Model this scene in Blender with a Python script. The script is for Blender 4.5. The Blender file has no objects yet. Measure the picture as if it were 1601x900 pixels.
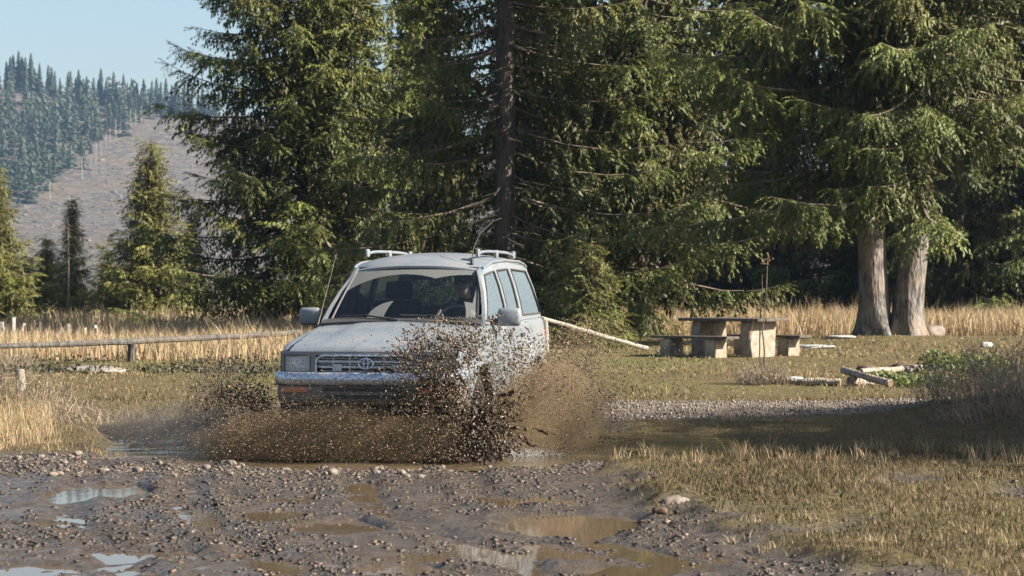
import bpy, bmesh, math, random
import numpy as np
from mathutils import Vector, Matrix

# ------------------------------------------------------------------ camera, sky, sun, exposure
scene = bpy.context.scene
COL = scene.collection
F_PX, CAM_H, HORIZON = 3780.0, 1.47, 445.0          # focal length in photo pixels, eye height (m)

cam_data = bpy.data.cameras.new("camera")
cam_data.sensor_width = 36.0
cam_data.lens = 36.0 * F_PX / 1601.0
cam_data.clip_start = 0.1
cam_data.clip_end = 20000.0
cam_data.dof.use_dof = True
cam_data.dof.focus_distance = 20.6
cam_data.dof.aperture_fstop = 7.0
cam = bpy.data.objects.new("camera", cam_data)
COL.objects.link(cam)
cam.location = (0.0, 0.0, CAM_H)
cam.rotation_euler = (math.radians(90.0) - 5.0 / F_PX, 0.0, 0.0)
scene.camera = cam

SUN_EL, SUN_AZ = math.radians(32.0), math.radians(100.0)   # azimuth from +Y towards +X: straight from the right
sun_dir = Vector((math.cos(SUN_EL) * math.sin(SUN_AZ), math.cos(SUN_EL) * math.cos(SUN_AZ), math.sin(SUN_EL)))

world = bpy.data.worlds.new("World")
scene.world = world
world.use_nodes = True
wn = world.node_tree.nodes
wl = world.node_tree.links
wn.clear()
w_out = wn.new("ShaderNodeOutputWorld")
w_bg = wn.new("ShaderNodeBackground")
w_sky = wn.new("ShaderNodeTexSky")
w_sky.sky_type = 'NISHITA'
w_sky.sun_disc = False
w_sky.sun_elevation = SUN_EL
w_sky.sun_rotation = SUN_AZ
w_sky.altitude = 300.0
w_sky.air_density = 1.0
w_sky.dust_density = 2.5
w_sky.ozone_density = 1.0
w_bg.inputs[1].default_value = 0.057
wl.new(w_sky.outputs[0], w_bg.inputs[0])
wl.new(w_bg.outputs[0], w_out.inputs[0])

sun_data = bpy.data.lights.new("sun", 'SUN')
sun_data.energy = 5.0
sun_data.angle = math.radians(0.53)
sun_data.color = (1.0, 0.93, 0.82)
sun = bpy.data.objects.new("sun", sun_data)
COL.objects.link(sun)
sun.rotation_euler = sun_dir.to_track_quat('Z', 'Y').to_euler()

scene.view_settings.view_transform = 'Standard'
scene.view_settings.look = 'None'
scene.view_settings.exposure = 1.65
scene.view_settings.gamma = 1.0
scene.view_settings.use_curve_mapping = False
scene.render.engine = 'CYCLES'
scene.cycles.max_bounces = 7
scene.cycles.diffuse_bounces = 2
scene.cycles.glossy_bounces = 3
scene.cycles.transmission_bounces = 6
scene.cycles.transparent_max_bounces = 10
scene.cycles.volume_bounces = 0
scene.cycles.use_denoising = True
scene.cycles.sample_clamp_indirect = 6.0

# ------------------------------------------------------------------ helpers
def gx(px, d):            # lateral metres for a photo column at a distance
    return (px - 800.5) / F_PX * d
def gd(py):               # distance of level ground at a photo row
    return F_PX * CAM_H / (py - HORIZON)
def gz(py, d):            # height for a photo row at a distance
    return CAM_H + (HORIZON - py) / F_PX * d

def tag(o, label=None, cat=None, group=None, kind=None):
    if label: o["label"] = label
    if cat: o["category"] = cat
    if group: o["group"] = group
    if kind: o["kind"] = kind
    return o

def empty(name, loc=(0, 0, 0), rz=0.0):
    o = bpy.data.objects.new(name, None)
    o.empty_display_size = 0.2
    COL.objects.link(o)
    o.location = loc
    o.rotation_euler = (0, 0, rz)
    return o

def link(name, me, mats=None, parent=None, smooth=None):
    if mats is not None:
        for m in (mats if isinstance(mats, (list, tuple)) else [mats]):
            me.materials.append(m)
    if smooth is not None:
        me.polygons.foreach_set("use_smooth", [True] * len(me.polygons))
        if smooth < 179:
            me.set_sharp_from_angle(angle=math.radians(smooth))
    o = bpy.data.objects.new(name, me)
    COL.objects.link(o)
    if parent is not None:
        o.parent = parent
    return o

def mesh_np(name, V, F, mats=None, parent=None, smooth=None, colors=None, attr="tint"):
    """V (n,3) float, F (m,k) int with k = 3 or 4, colors (n,3) per vertex"""
    V = np.asarray(V, dtype=np.float32); F = np.asarray(F, dtype=np.int32)
    me = bpy.data.meshes.new(name)
    k = F.shape[1]
    me.vertices.add(len(V)); me.vertices.foreach_set("co", V.ravel())
    me.loops.add(F.size); me.loops.foreach_set("vertex_index", F.ravel())
    me.polygons.add(len(F))
    me.polygons.foreach_set("loop_start", np.arange(0, F.size, k, dtype=np.int32))
    me.polygons.foreach_set("loop_total", np.full(len(F), k, dtype=np.int32))
    if colors is not None:
        a = me.color_attributes.new(attr, 'FLOAT_COLOR', 'POINT')
        c4 = np.ones((len(V), 4), dtype=np.float32); c4[:, :3] = colors
        a.data.foreach_set("color", c4.ravel())
    me.update(calc_edges=True)
    return link(name, me, mats, parent, smooth)

class MB:
    """collects simple shapes for ONE mesh object"""
    def __init__(self):
        self.v = []; self.f = []
    def add(self, vs, fs):
        b = len(self.v)
        self.v += [tuple(p) for p in vs]
        self.f += [tuple(b + i for i in q) for q in fs]
        return self
    def box(self, c, s, rot=None, bev=0.0):
        bm = bmesh.new()
        bmesh.ops.create_cube(bm, size=1.0)
        bmesh.ops.scale(bm, vec=s, verts=bm.verts)
        if bev > 0:
            bmesh.ops.bevel(bm, geom=list(bm.edges), offset=bev, segments=2, affect='EDGES', profile=0.5)
        M = Matrix.Translation(c) @ (rot.to_4x4() if rot is not None else Matrix.Identity(4))
        bm.transform(M)
        bm.verts.ensure_lookup_table()
        self.add([v.co[:] for v in bm.verts], [[v.index for v in f.verts] for f in bm.faces])
        bm.free(); return self
    def tube(self, pts, radii, n=8, caps=True, squash=1.0):
        pts = [Vector(p) for p in pts]
        if not hasattr(radii, '__len__'): radii = [radii] * len(pts)
        vs, fs = [], []
        up = None
        for i, p in enumerate(pts):
            t = (pts[min(i + 1, len(pts) - 1)] - pts[max(i - 1, 0)]).normalized()
            if up is None:
                up = Vector((0, 0, 1)) if abs(t.z) < 0.9 else Vector((1, 0, 0))
            a = t.cross(up).normalized(); b = a.cross(t).normalized(); up = b
            for k in range(n):
                an = 2 * math.pi * k / n
                vs.append(p + a * math.cos(an) * radii[i] + b * math.sin(an) * radii[i] * squash)
        for i in range(len(pts) - 1):
            for k in range(n):
                fs.append((i * n + k, i * n + (k + 1) % n, (i + 1) * n + (k + 1) % n, (i + 1) * n + k))
        if caps:
            fs.append(tuple(reversed(range(n)))); fs.append(tuple((len(pts) - 1) * n + k for k in range(n)))
        return self.add(vs, fs)
    def grid(self, P, close_u=False):
        nu, nv = len(P), len(P[0])
        vs = [p for row in P for p in row]
        fs = []
        for i in range(nu if close_u else nu - 1):
            for j in range(nv - 1):
                i2 = (i + 1) % nu
                fs.append((i * nv + j, i2 * nv + j, i2 * nv + j + 1, i * nv + j + 1))
        return self.add(vs, fs)
    def slab(self, P, off):
        """closed sheet: grid P thickened by the vector off"""
        nu, nv = len(P), len(P[0])
        A = [Vector(p) for row in P for p in row]
        o = Vector(off); n = nu * nv
        fs = []
        for i in range(nu - 1):
            for j in range(nv - 1):
                q = (i * nv + j, (i + 1) * nv + j, (i + 1) * nv + j + 1, i * nv + j + 1)
                fs.append(q); fs.append(tuple(n + k for k in reversed(q)))
        ring = [(i, 0) for i in range(nu)] + [(nu - 1, j) for j in range(1, nv)] + [(i, nv - 1) for i in range(nu - 2, -1, -1)] + [(0, j) for j in range(nv - 2, 0, -1)]
        idx = [i * nv + j for i, j in ring]
        for k in range(len(idx)):
            a, b = idx[k], idx[(k + 1) % len(idx)]
            fs.append((b, a, n + a, n + b))
        return self.add(A + [p + o for p in A], fs)
    def lathe(self, prof, axis_o, axis='x', n=24):
        """prof list of (along, radius)"""
        P = []
        for k in range(n):
            an = 2 * math.pi * k / n
            row = []
            for a, r in prof:
                if axis == 'x': row.append((axis_o[0] + a, axis_o[1] + r * math.cos(an), axis_o[2] + r * math.sin(an)))
                elif axis == 'y': row.append((axis_o[0] + r * math.cos(an), axis_o[1] + a, axis_o[2] + r * math.sin(an)))
                else: row.append((axis_o[0] + r * math.cos(an), axis_o[1] + r * math.sin(an), axis_o[2] + a))
            P.append(row)
        return self.grid(P, close_u=True)
    def build(self, name, mat, parent=None, smooth=35):
        me = bpy.data.meshes.new(name)
        me.from_pydata(self.v, [], self.f)
        bm = bmesh.new(); bm.from_mesh(me)
        bmesh.ops.remove_doubles(bm, verts=bm.verts, dist=1e-5)
        bmesh.ops.recalc_face_normals(bm, faces=bm.faces)
        bm.to_mesh(me); bm.free()
        me.update()
        return link(name, me, mat, parent, smooth)

def copy_tree(o, parent=None):
    c = o.copy()
    COL.objects.link(c)
    c.parent = parent
    for ch in [x for x in bpy.data.objects if x.parent == o]:
        copy_tree(ch, c)
    return c

# value noise on numpy arrays
def _hash(ix, iy, seed):
    n = (ix.astype(np.int64) * 374761393 + iy.astype(np.int64) * 668265263 + seed * 1442695041) & 0xFFFFFFFF
    n = ((n ^ (n >> 13)) * 1274126177) & 0xFFFFFFFF
    n = n ^ (n >> 16)
    return (n & 0xFFFFFF) / float(0xFFFFFF)
def vnoise(x, y, seed=0):
    x = np.asarray(x, float); y = np.asarray(y, float)
    ix = np.floor(x); iy = np.floor(y); fx = x - ix; fy = y - iy
    fx = fx * fx * (3 - 2 * fx); fy = fy * fy * (3 - 2 * fy)
    a = _hash(ix, iy, seed); b = _hash(ix + 1, iy, seed); c = _hash(ix, iy + 1, seed); d = _hash(ix + 1, iy + 1, seed)
    return (a * (1 - fx) + b * fx) * (1 - fy) + (c * (1 - fx) + d * fx) * fy
def fbm(x, y, seed=0, oct=4, gain=0.5):
    s = 0.0; a = 1.0; t = 0.0
    for k in range(oct):
        s = s + a * (vnoise(x * 2 ** k + 17.3 * k, y * 2 ** k - 9.1 * k, seed + k) - 0.5); t += a; a *= gain
    return s / t * 2.0          # about -1..1
def sstep(a, b, x):
    t = np.clip((x - a) / (b - a), 0, 1)
    return t * t * (3 - 2 * t)

# ------------------------------------------------------------------ materials
class NT:
    def __init__(self, name):
        self.m = bpy.data.materials.new(name); self.m.use_nodes = True
        self.t = self.m.node_tree; self.n = self.t.nodes; self.n.clear()
        self.out = self.n.new("ShaderNodeOutputMaterial")
    def new(self, kind, **kw):
        nd = self.n.new("ShaderNode" + kind)
        for k, v in kw.items(): setattr(nd, k, v)
        return nd
    def l(self, a, b): self.t.links.new(a, b)
    def coord(self, which="Object", scale=(1, 1, 1)):
        tc = self.new("TexCoord"); mp = self.new("Mapping"); mp.inputs["Scale"].default_value = scale
        self.l(tc.outputs[which], mp.inputs[0]); return mp.outputs[0]
    def noise(self, vec, scale=5.0, detail=4.0, rough=0.6):
        nz = self.new("TexNoise"); nz.inputs["Scale"].default_value = scale
        nz.inputs["Detail"].default_value = detail; nz.inputs["Roughness"].default_value = rough
        self.l(vec, nz.inputs["Vector"]); return nz.outputs["Fac"]
    def ramp(self, fac, stops, interp='LINEAR'):
        r = self.new("ValToRGB"); e = r.color_ramp; e.interpolation = interp
        while len(e.elements) < len(stops): e.elements.new(0.5)
        for el, (p, c) in zip(e.elements, stops):
            el.position = p; el.color = (c[0], c[1], c[2], 1.0) if hasattr(c, '__len__') else (c, c, c, 1.0)
        self.l(fac, r.inputs[0]); return r.outputs[0]
    def mix(self, fac, a, b, mode='MIX'):
        m = self.new("MixRGB", blend_type=mode)
        for i, x in enumerate((fac, a, b)):
            if hasattr(x, "node"): self.l(x, m.inputs[i])
            else: m.inputs[i].default_value = x if (i == 0) else (x[0], x[1], x[2], 1.0)
        return m.outputs[0]
    def math(self, op, a, b=0.0, c=None):
        m = self.new("Math", operation=op)
        for i, x in enumerate((a, b) if c is None else (a, b, c)):
            if hasattr(x, "node"): self.l(x, m.inputs[i])
            else: m.inputs[i].default_value = x
        return m.outputs[0]
    def bump(self, h, strength=0.4, dist=0.02):
        b = self.new("Bump"); b.inputs["Strength"].default_value = strength; b.inputs["Distance"].default_value = dist
        self.l(h, b.inputs["Height"]); return b.outputs[0]
    def principled(self, color, rough=0.6, spec=0.5, metal=0.0, normal=None, ior=None, coat=0.0):
        p = self.new("BsdfPrincipled")
        def st(key, x):
            if hasattr(x, "node"): self.l(x, p.inputs[key])
            elif hasattr(x, "__len__"): p.inputs[key].default_value = (x[0], x[1], x[2], 1.0)
            else: p.inputs[key].default_value = x
        st("Base Color", color); st("Roughness", rough); st("Specular IOR Level", spec); st("Metallic", metal)
        if ior: st("IOR", ior)
        if coat: st("Coat Weight", coat); st("Coat Roughness", 0.1)
        if normal is not None: self.l(normal, p.inputs["Normal"])
        return p.outputs[0]
    def finish(self, shader):
        self.l(shader, self.out.inputs["Surface"]); return self.m

def plain(name, c, rough=0.6, spec=0.4, metal=0.0, var=0.25, nscale=12.0, bump=0.0):
    t = NT(name); v = t.coord("Object")
    nz = t.noise(v, nscale, 5.0, 0.65)
    lo = [x * (1 - var) for x in c]; hi = [min(1.0, x * (1 + var)) for x in c]
    col = t.ramp(nz, [(0.3, lo), (0.7, hi)])
    nrm = t.bump(nz, bump, 0.02) if bump else None
    return t.finish(t.principled(col, rough, spec, metal, nrm))

M = {}
# foliage: two-sided, a little light passes through the needles; colour per spray from the tint attribute
def foliage(name, base, trans=0.25, rough=0.55):
    t = NT(name)
    at = t.new("VertexColor"); at.layer_name = "tint"
    col = t.mix(1.0, base, at.outputs[0], 'MULTIPLY')
    p = t.principled(col, rough, 0.25)
    tr = t.new("BsdfTranslucent"); t.l(col, tr.inputs[0])
    mx = t.new("MixShader"); mx.inputs[0].default_value = trans
    t.l(p, mx.inputs[1]); t.l(tr.outputs[0], mx.inputs[2])
    return t.finish(mx.outputs[0])
M["needles"] = foliage("spruce_needles", (0.118, 0.128, 0.033), 0.07)
M["young_needles"] = foliage("young_spruce_needles", (0.15, 0.148, 0.043), 0.1)
M["far_needles"] = foliage("far_spruce_needles", (0.034, 0.046, 0.026), 0.1)
M["straw"] = foliage("dry_grass_straw", (0.38, 0.285, 0.165), 0.3, 0.6)
M["short_grass"] = foliage("short_meadow_grass", (0.165, 0.122, 0.060), 0.15, 0.7)
M["green_leaf"] = foliage("weed_leaf", (0.13, 0.15, 0.05), 0.25)
M["brush"] = foliage("dead_brush_stem", (0.26, 0.20, 0.14), 0.1)
M["shade_leaf"] = foliage("shadow_strip_leaf", (0.06, 0.055, 0.03), 0.1)  # leaf colour kept dark to stand for a shadow strip

def bark(name, dark, lite, sc=1.0, contrast=(0.38, 0.62)):
    t = NT(name); v = t.coord("Object", (1.0 * sc, 1.0 * sc, 0.28 * sc))
    vo = t.new("TexVoronoi"); vo.inputs["Scale"].default_value = 16.0; t.l(v, vo.inputs["Vector"])
    nz = t.noise(v, 9.0, 6.0, 0.7)
    h = t.math('MULTIPLY', vo.outputs["Distance"], nz)
    col = t.ramp(nz, [(contrast[0], dark), (contrast[1], lite)])
    big = t.noise(t.coord("Object"), 1.7, 3.0, 0.6)
    col2 = t.mix(t.ramp(big, [(0.45, 0.0), (0.65, 0.55)]), col, (lite[0] * 1.15, lite[1] * 0.95, lite[2] * 0.75))
    return t.finish(t.principled(col2, 0.85, 0.2, 0.0, t.bump(h, 0.9, 0.06)))
M["bark"] = bark("spruce_bark", (0.045, 0.039, 0.034), (0.21, 0.192, 0.17))
M["bark_dark"] = bark("dark_spruce_bark", (0.05, 0.04, 0.033), (0.13, 0.11, 0.09))
M["twig"] = plain("twig_wood", (0.16, 0.125, 0.095), 0.85, 0.15, 0, 0.45, 6.0)
M["grey_wood"] = bark("weathered_grey_wood", (0.032, 0.03, 0.027), (0.115, 0.108, 0.098), 1.0)
M["log_bark"] = bark("log_bark", (0.09, 0.07, 0.055), (0.40, 0.36, 0.31), 2.0)
M["cut_wood"] = plain("cut_log_end", (0.20, 0.14, 0.09), 0.8, 0.2, 0, 0.4, 20.0)
M["pale_wood"] = plain("pale_stake_wood", (0.27, 0.24, 0.20), 0.8, 0.2, 0, 0.3, 7.0)
M["char_wood"] = plain("blackened_stake_wood", (0.10, 0.08, 0.07), 0.85, 0.2, 0, 0.4, 7.0)
M["table_wood"] = plain("dark_plank_wood", (0.085, 0.07, 0.056), 0.75, 0.3, 0, 0.4, 14.0)
def concrete():
    t = NT("rough_concrete"); v = t.coord("Object")
    nz = t.noise(v, 7.0, 8.0, 0.7); big = t.noise(v, 2.2, 3.0, 0.5)
    c = t.ramp(nz, [(0.3, (0.12, 0.10, 0.08)), (0.55, (0.29, 0.245, 0.19)), (0.75, (0.40, 0.35, 0.28))])
    c = t.mix(t.ramp(big, [(0.5, 0.0), (0.7, 0.6)]), c, (0.22, 0.15, 0.08))
    return t.finish(t.principled(c, 0.85, 0.25, 0, t.bump(nz, 0.6, 0.03)))
M["concrete"] = concrete()
M["stone"] = plain("pale_stone", (0.21, 0.185, 0.155), 0.8, 0.3, 0, 0.35, 16.0, 0.4)
M["white_stone"] = plain("white_stone", (0.36, 0.345, 0.32), 0.8, 0.3, 0, 0.2, 12.0, 0.3)
M["soil"] = plain("molehill_soil", (0.10, 0.065, 0.042), 0.9, 0.2, 0, 0.4, 25.0, 0.6)
M["track_stone"] = plain("muddy_track_stone", (0.16, 0.125, 0.098), 0.7, 0.35, 0, 0.4, 30.0, 0.4)
# ------------------------------------------------------------------ ground
EDGE_Y = [9.0, 12.5, 14.4, 16.5, 18.4, 19.0, 19.8, 20.4, 22.0, 25.0, 26.0, 29.0, 30.0]
EDGE_X = [2.3, 1.65, 1.10, 0.82, 0.62, 0.80, 1.35, 1.75, 1.05, 1.10, 2.5, 2.5, 1.0]
BASINS = [  # cx, cy, half x, half y, depth
    (-0.75, 22.2, 3.15, 3.0, 0.13), (1.1, 20.35, 0.9, 0.55, 0.09), (-2.87, 16.95, 0.36, 0.75, 0.06), (-2.80, 14.65, 0.12, 0.26, 0.055),
    (-1.05, 14.55, 0.30, 0.50, 0.060), (0.36, 14.75, 0.46, 0.85, 0.065), (-0.57, 12.35, 0.24, 0.30, 0.05), (0.62, 12.25, 0.34, 0.32, 0.055),
    (-1.9, 13.0, 0.55, 0.25, 0.025), (-0.3, 16.4, 0.6, 0.4, 0.018), (-1.7, 15.3, 0.5, 0.5, 0.02), (0.1, 13.3, 0.9, 0.45, 0.02), (-2.4, 12.3, 0.5, 0.35, 0.03),
    (-0.9, 17.4, 0.7, 0.5, 0.012), (-1.3, 12.6, 0.5, 0.3, 0.025),
    (0.95, 12.9, 0.6, 0.5, 0.024), (-0.15, 12.9, 0.7, 0.35, 0.024), (0.25, 16.4, 0.5, 0.5, 0.016), (-1.5, 16.6, 0.6, 0.5, 0.018)]

def zones(x, y):
    """mud, gravel, green masks"""
    ex = np.interp(y, EDGE_Y, EDGE_X) + 0.16 * fbm(x * 1.3, y * 1.3, 5, 3)
    mud = 1 - sstep(-0.12, 0.16, x - ex)
    far = sstep(20.3, 20.9, y + 0.35 * fbm(x, y, 9, 3))
    leftlim = -3.5 + 0.3 * fbm(x, y * 0.8, 11, 3)
    mud = mud * (1 - far * (1 - sstep(-0.4, 0.3, x - leftlim)))
    bare = 0.75 * sstep(0.05, 0.40, fbm(x * 1.1, y * 0.8, 17, 4) + 0.25 * sstep(0.7, -0.1, x - ex)) * (1 - sstep(19.0, 20.5, y)) * (y > 9)
    mud = np.maximum(mud, bare)
    mud = mud * (1 - sstep(26.2, 27.5, y + 0.5 * fbm(x * 0.7, y * 0.7, 12, 3)))
    gy = 27.2 + 0.03 * (x - 1) ** 2 * (x > 1)
    gr = (1 - sstep(1.4, 2.3, np.abs(y - gy) + 0.6 * fbm(x * 0.5, y * 0.6, 14, 3))) * sstep(-4, -2, x) * (1 - sstep(5.2, 7.5, x))
    gr = np.maximum(gr, 0)
    green = sstep(-0.1, 0.5, fbm(x * 0.12, y * 0.07, 21, 3)) * sstep(30, 36, y)
    return mud, gr, green

def H(x, y):
    x = np.asarray(x, float); y = np.asarray(y, float)
    mud, gr, _ = zones(x, y)
    near = 1 - sstep(34, 48, y)
    h = 0.07 + 0.05 * fbm(x * 0.35, y * 0.35, 1, 3) * near
    h = h + 0.02 * fbm(x * 3, y * 3, 31, 3) * near                      # tussocky turf
    lumps = 0.5 * fbm(x * 3.2, y * 2.2, 2, 4, 0.55) + 0.75 * fbm(x * 14, y * 9, 3, 2, 0.6) * (0.35 + 0.65 * sstep(-0.3, 0.35, fbm(x * 0.9, y * 0.7, 15, 3)))
    mh = 0.018 + 0.011 * fbm(x * 0.8, y * 0.8, 6, 2) + 0.034 * lumps
    # ruts running along the track
    u = x + 0.20 * (y - 14) + 0.25 * np.sin(y * 0.5)
    for c in (-2.3, -1.5, -0.25, 0.6):
        tread = 0.5 + 0.5 * np.sign(np.sin(y * 42 + 3 * np.sin(u * 30)))
        g_ = np.exp(-((u - c) / 0.12) ** 4)
        mh = mh - (0.024 - 0.010 * tread) * g_ + 0.024 * np.exp(-((np.abs(u - c) - 0.21) / 0.07) ** 2) * (0.6 + 0.8 * fbm(x * 6, y * 4, 18, 2))
    h = h * (1 - mud) + mh * mud
    for cx, cy, ax, ay, dep in BASINS:
        wob = 0.28 * fbm(x * 2.1 / max(0.5, ax), y * 2.1 / max(0.5, ay), 40 + int(cx * 7), 3)
        r = np.sqrt(((x - cx) / ax) ** 2 + ((y - cy) / ay) ** 2) + wob
        m = 1 - sstep(0.72, 1.12, r)
        h = h - dep * m * (1.0 if ax > 2 else 1) + (0.0 if dep < 0.05 else 0.012) * np.exp(-((r - 1.2) / 0.13) ** 2) * mud
    # low bank on the grass side of the mud edge
    ex = np.interp(y, EDGE_Y, EDGE_X)
    bank = np.exp(-((x - ex - 0.22) / 0.20) ** 2) * (y < 19.2)
    h = h + bank * (0.045 + 0.05 * fbm(x * 5, y * 5, 8, 3))
    # mounds: round the twin trunk, the brush on both sides, a shallow dip added for the shadow strip under the rail
    h = h + 0.22 * np.exp(-(((x - 9.1) / 2.6) ** 2 + ((y - 58.2) / 2.6) ** 2))
    h = h + 0.30 * np.exp(-(((x - 5.6) / 1.3) ** 2 + ((y - 24.6) / 2.6) ** 2))
    h = h + 0.18 * np.exp(-(((x + 5.4) / 1.1) ** 2 + ((y - 25.5) / 2.4) ** 2))
    h = h - 0.12 * np.exp(-((y - 41.0) / 1.6) ** 2) * (1 - sstep(-4, -2, x))
    return h

xs = np.concatenate([-np.geomspace(4.6, 2600, 55)[::-1][:-1], np.arange(-4.6, 4.6, 0.045), np.geomspace(4.6, 2600, 55)])
ys = np.concatenate([[-300, -60, -5, 4, 8, 9.5, 10.4], np.arange(11.0, 20.6, 0.042), np.arange(20.6, 30, 0.11), np.arange(30, 62, 0.4), np.geomspace(62, 3000, 42)])
GX, GY = np.meshgrid(xs, ys)
GZ = H(GX, GY)
far_fall = sstep(150, 400, np.hypot(GX, GY))
GZ = GZ * (1 - far_fall)
mud, grv, grn = zones(GX, GY)
ny, nx = GX.shape
idx = np.arange(nx * ny).reshape(ny, nx)
GF = np.stack([idx[:-1, :-1], idx[:-1, 1:], idx[1:, 1:], idx[1:, :-1]], -1).reshape(-1, 4)

def ground_mat():
    t = NT("ground_mud_and_turf"); v = t.coord("Object")
    at = t.new("VertexColor"); at.layer_name = "zone"
    sp = t.new("SeparateColor"); t.l(at.outputs[0], sp.inputs[0])
    n1 = t.noise(v, 1.3, 5.0, 0.6); n2 = t.noise(v, 9.0, 6.0, 0.7); n3 = t.noise(v, 46.0, 6.0, 0.8)
    turf = t.ramp(n2, [(0.25, (0.045, 0.034, 0.019)), (0.5, (0.12, 0.09, 0.048)), (0.75, (0.21, 0.165, 0.096))])
    turf = t.mix(t.ramp(n1, [(0.4, 0.0), (0.65, 0.45)]), turf, (0.13, 0.11, 0.045))
    turf = t.mix(t.math('MULTIPLY', sp.outputs[2], 0.5), turf, (0.15, 0.15, 0.055))
    gravel = t.ramp(n3, [(0.3, (0.10, 0.078, 0.06)), (0.5, (0.19, 0.15, 0.118)), (0.7, (0.27, 0.225, 0.18))])
    mudc = t.ramp(n2, [(0.3, (0.026, 0.018, 0.012)), (0.5, (0.060, 0.042, 0.028)), (0.72, (0.115, 0.082, 0.055))])
    mudc = t.mix(t.ramp(n3, [(0.55, 0.0), (0.72, 0.55)]), mudc, (0.19, 0.14, 0.10))
    c = t.mix(sp.outputs[1], turf, gravel)
    c = t.mix(sp.outputs[0], c, mudc)
    wet = t.ramp(t.noise(v, 2.6, 4.0, 0.65), [(0.42, 0.22), (0.56, 0.30), (0.66, 0.7)])
    rough = t.mix(sp.outputs[0], (0.9, 0.9, 0.9), wet)
    spec = t.math('MULTIPLY_ADD', sp.outputs[0], 0.42, 0.08)
    h = t.math('ADD', n2, t.math('MULTIPLY', n3, 0.6))
    return t.finish(t.principled(c, rough, spec, 0, t.bump(h, 1.0, 0.045)))
ground = mesh_np("ground", np.stack([GX.ravel(), GY.ravel(), GZ.ravel()], 1), GF, ground_mat(), None, 180,
                 np.stack([mud.ravel(), grv.ravel(), grn.ravel()], 1), "zone")
tag(ground, "muddy gravel track and dry meadow stretching to the hill", kind="structure")

def water_mat(name, c, rough=0.03, wav=0.12, sc=14.0):
    t = NT(name); v = t.coord("Object", (1, 0.6, 1))
    nz = t.noise(v, sc, 3.0, 0.5)
    return t.finish(t.principled(c, rough, 0.5, 0, t.bump(nz, wav, 0.006), ior=1.33))
M["puddle"] = water_mat("muddy_puddle_water", (0.095, 0.068, 0.042), 0.03, 0.07, 9.0)
M["splash_water"] = water_mat("churned_puddle_water", (0.15, 0.11, 0.066), 0.06, 0.45, 16.0)
def sheet(name, x0, x1, y0, y1, z, mat, label, nxx=2, nyy=2, amp=0.0):
    X, Y = np.meshgrid(np.linspace(x0, x1, nxx), np.linspace(y0, y1, nyy))
    Z = z + amp * fbm(X * 4, Y * 4, 77, 4)
    ii = np.arange(nxx * nyy).reshape(nyy, nxx)
    Fq = np.stack([ii[:-1, :-1], ii[:-1, 1:], ii[1:, 1:], ii[1:, :-1]], -1).reshape(-1, 4)
    return tag(mesh_np(name, np.stack([X.ravel(), Y.ravel(), Z.ravel()], 1), Fq, mat, None, 180), label, kind="structure")
sheet("puddle", -4.4, 2.6, 19.02, 25.6, 0.004, M["splash_water"], "churned brown puddle the car is driving through", 140, 130, 0.008)
sheet("puddle", -4.3, 2.0, 11.0, 19.0, 0.0, M["puddle"], "shallow puddles lying in the rutted mud of the track")

# ------------------------------------------------------------------ stones
def ico_pts(sub=1):
    bm = bmesh.new(); bmesh.ops.create_icosphere(bm, subdivisions=sub, radius=1.0)
    V = np.array([v.co[:] for v in bm.verts]); F = np.array([[v.index for v in f.verts] for f in bm.faces]); bm.free()
    return V, F
ICO1V, ICO1F = ico_pts(1)
ICO2V, ICO2F = ico_pts(2)
ICO3V, ICO3F = ico_pts(3)
OCTV = np.array([[1, 0, 0], [-1, 0, 0], [0, 1, 0], [0, -1, 0], [0, 0, 1], [0, 0, -1]], float)
OCTF = np.array([[0, 2, 4], [2, 1, 4], [1, 3, 4], [3, 0, 4], [2, 0, 5], [1, 2, 5], [3, 1, 5], [0, 3, 5]])
TETV = np.array([[1, 1, 1], [-1, -1, 1], [-1, 1, -1], [1, -1, -1]], float) * 0.8
TETF = np.array([[0, 2, 1], [0, 1, 3], [0, 3, 2], [1, 2, 3]])

def rand_rot(n, rng):
    q = rng.normal(size=(n, 4)); q /= np.linalg.norm(q, axis=1, keepdims=True)
    w, x, y, z = q.T
    return np.stack([np.stack([1 - 2 * (y * y + z * z), 2 * (x * y - z * w), 2 * (x * z + y * w)], -1),
                     np.stack([2 * (x * y + z * w), 1 - 2 * (x * x + z * z), 2 * (y * z - x * w)], -1),
                     np.stack([2 * (x * z - y * w), 2 * (y * z + x * w), 1 - 2 * (x * x + y * y)], -1)], 1)
def scatter(name, TV, TF, pos, size, stretch, rng, mat, parent=None, col=None, smooth=None, jit=0.0, rot=None):
    """one mesh with a copy of the template at each pos; size (n,), stretch (n,3), col (n,3)"""
    n, k = len(pos), len(TV)
    R = rand_rot(n, rng) if rot is None else rot
    V = TV[None] * (1 + jit * rng.normal(size=(n, k, 1))) if jit else np.repeat(TV[None], n, 0)
    V = V * (size[:, None] * stretch)[:, None, :]
    V = np.einsum('nij,nkj->nki', R, V) + pos[:, None, :]
    Fa = (TF[None] + (np.arange(n) * k)[:, None, None]).reshape(-1, TF.shape[1])
    C = None if col is None else np.repeat(col, k, 0)
    return mesh_np(name, V.reshape(-1, 3), Fa, mat, parent, smooth, C)

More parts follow.
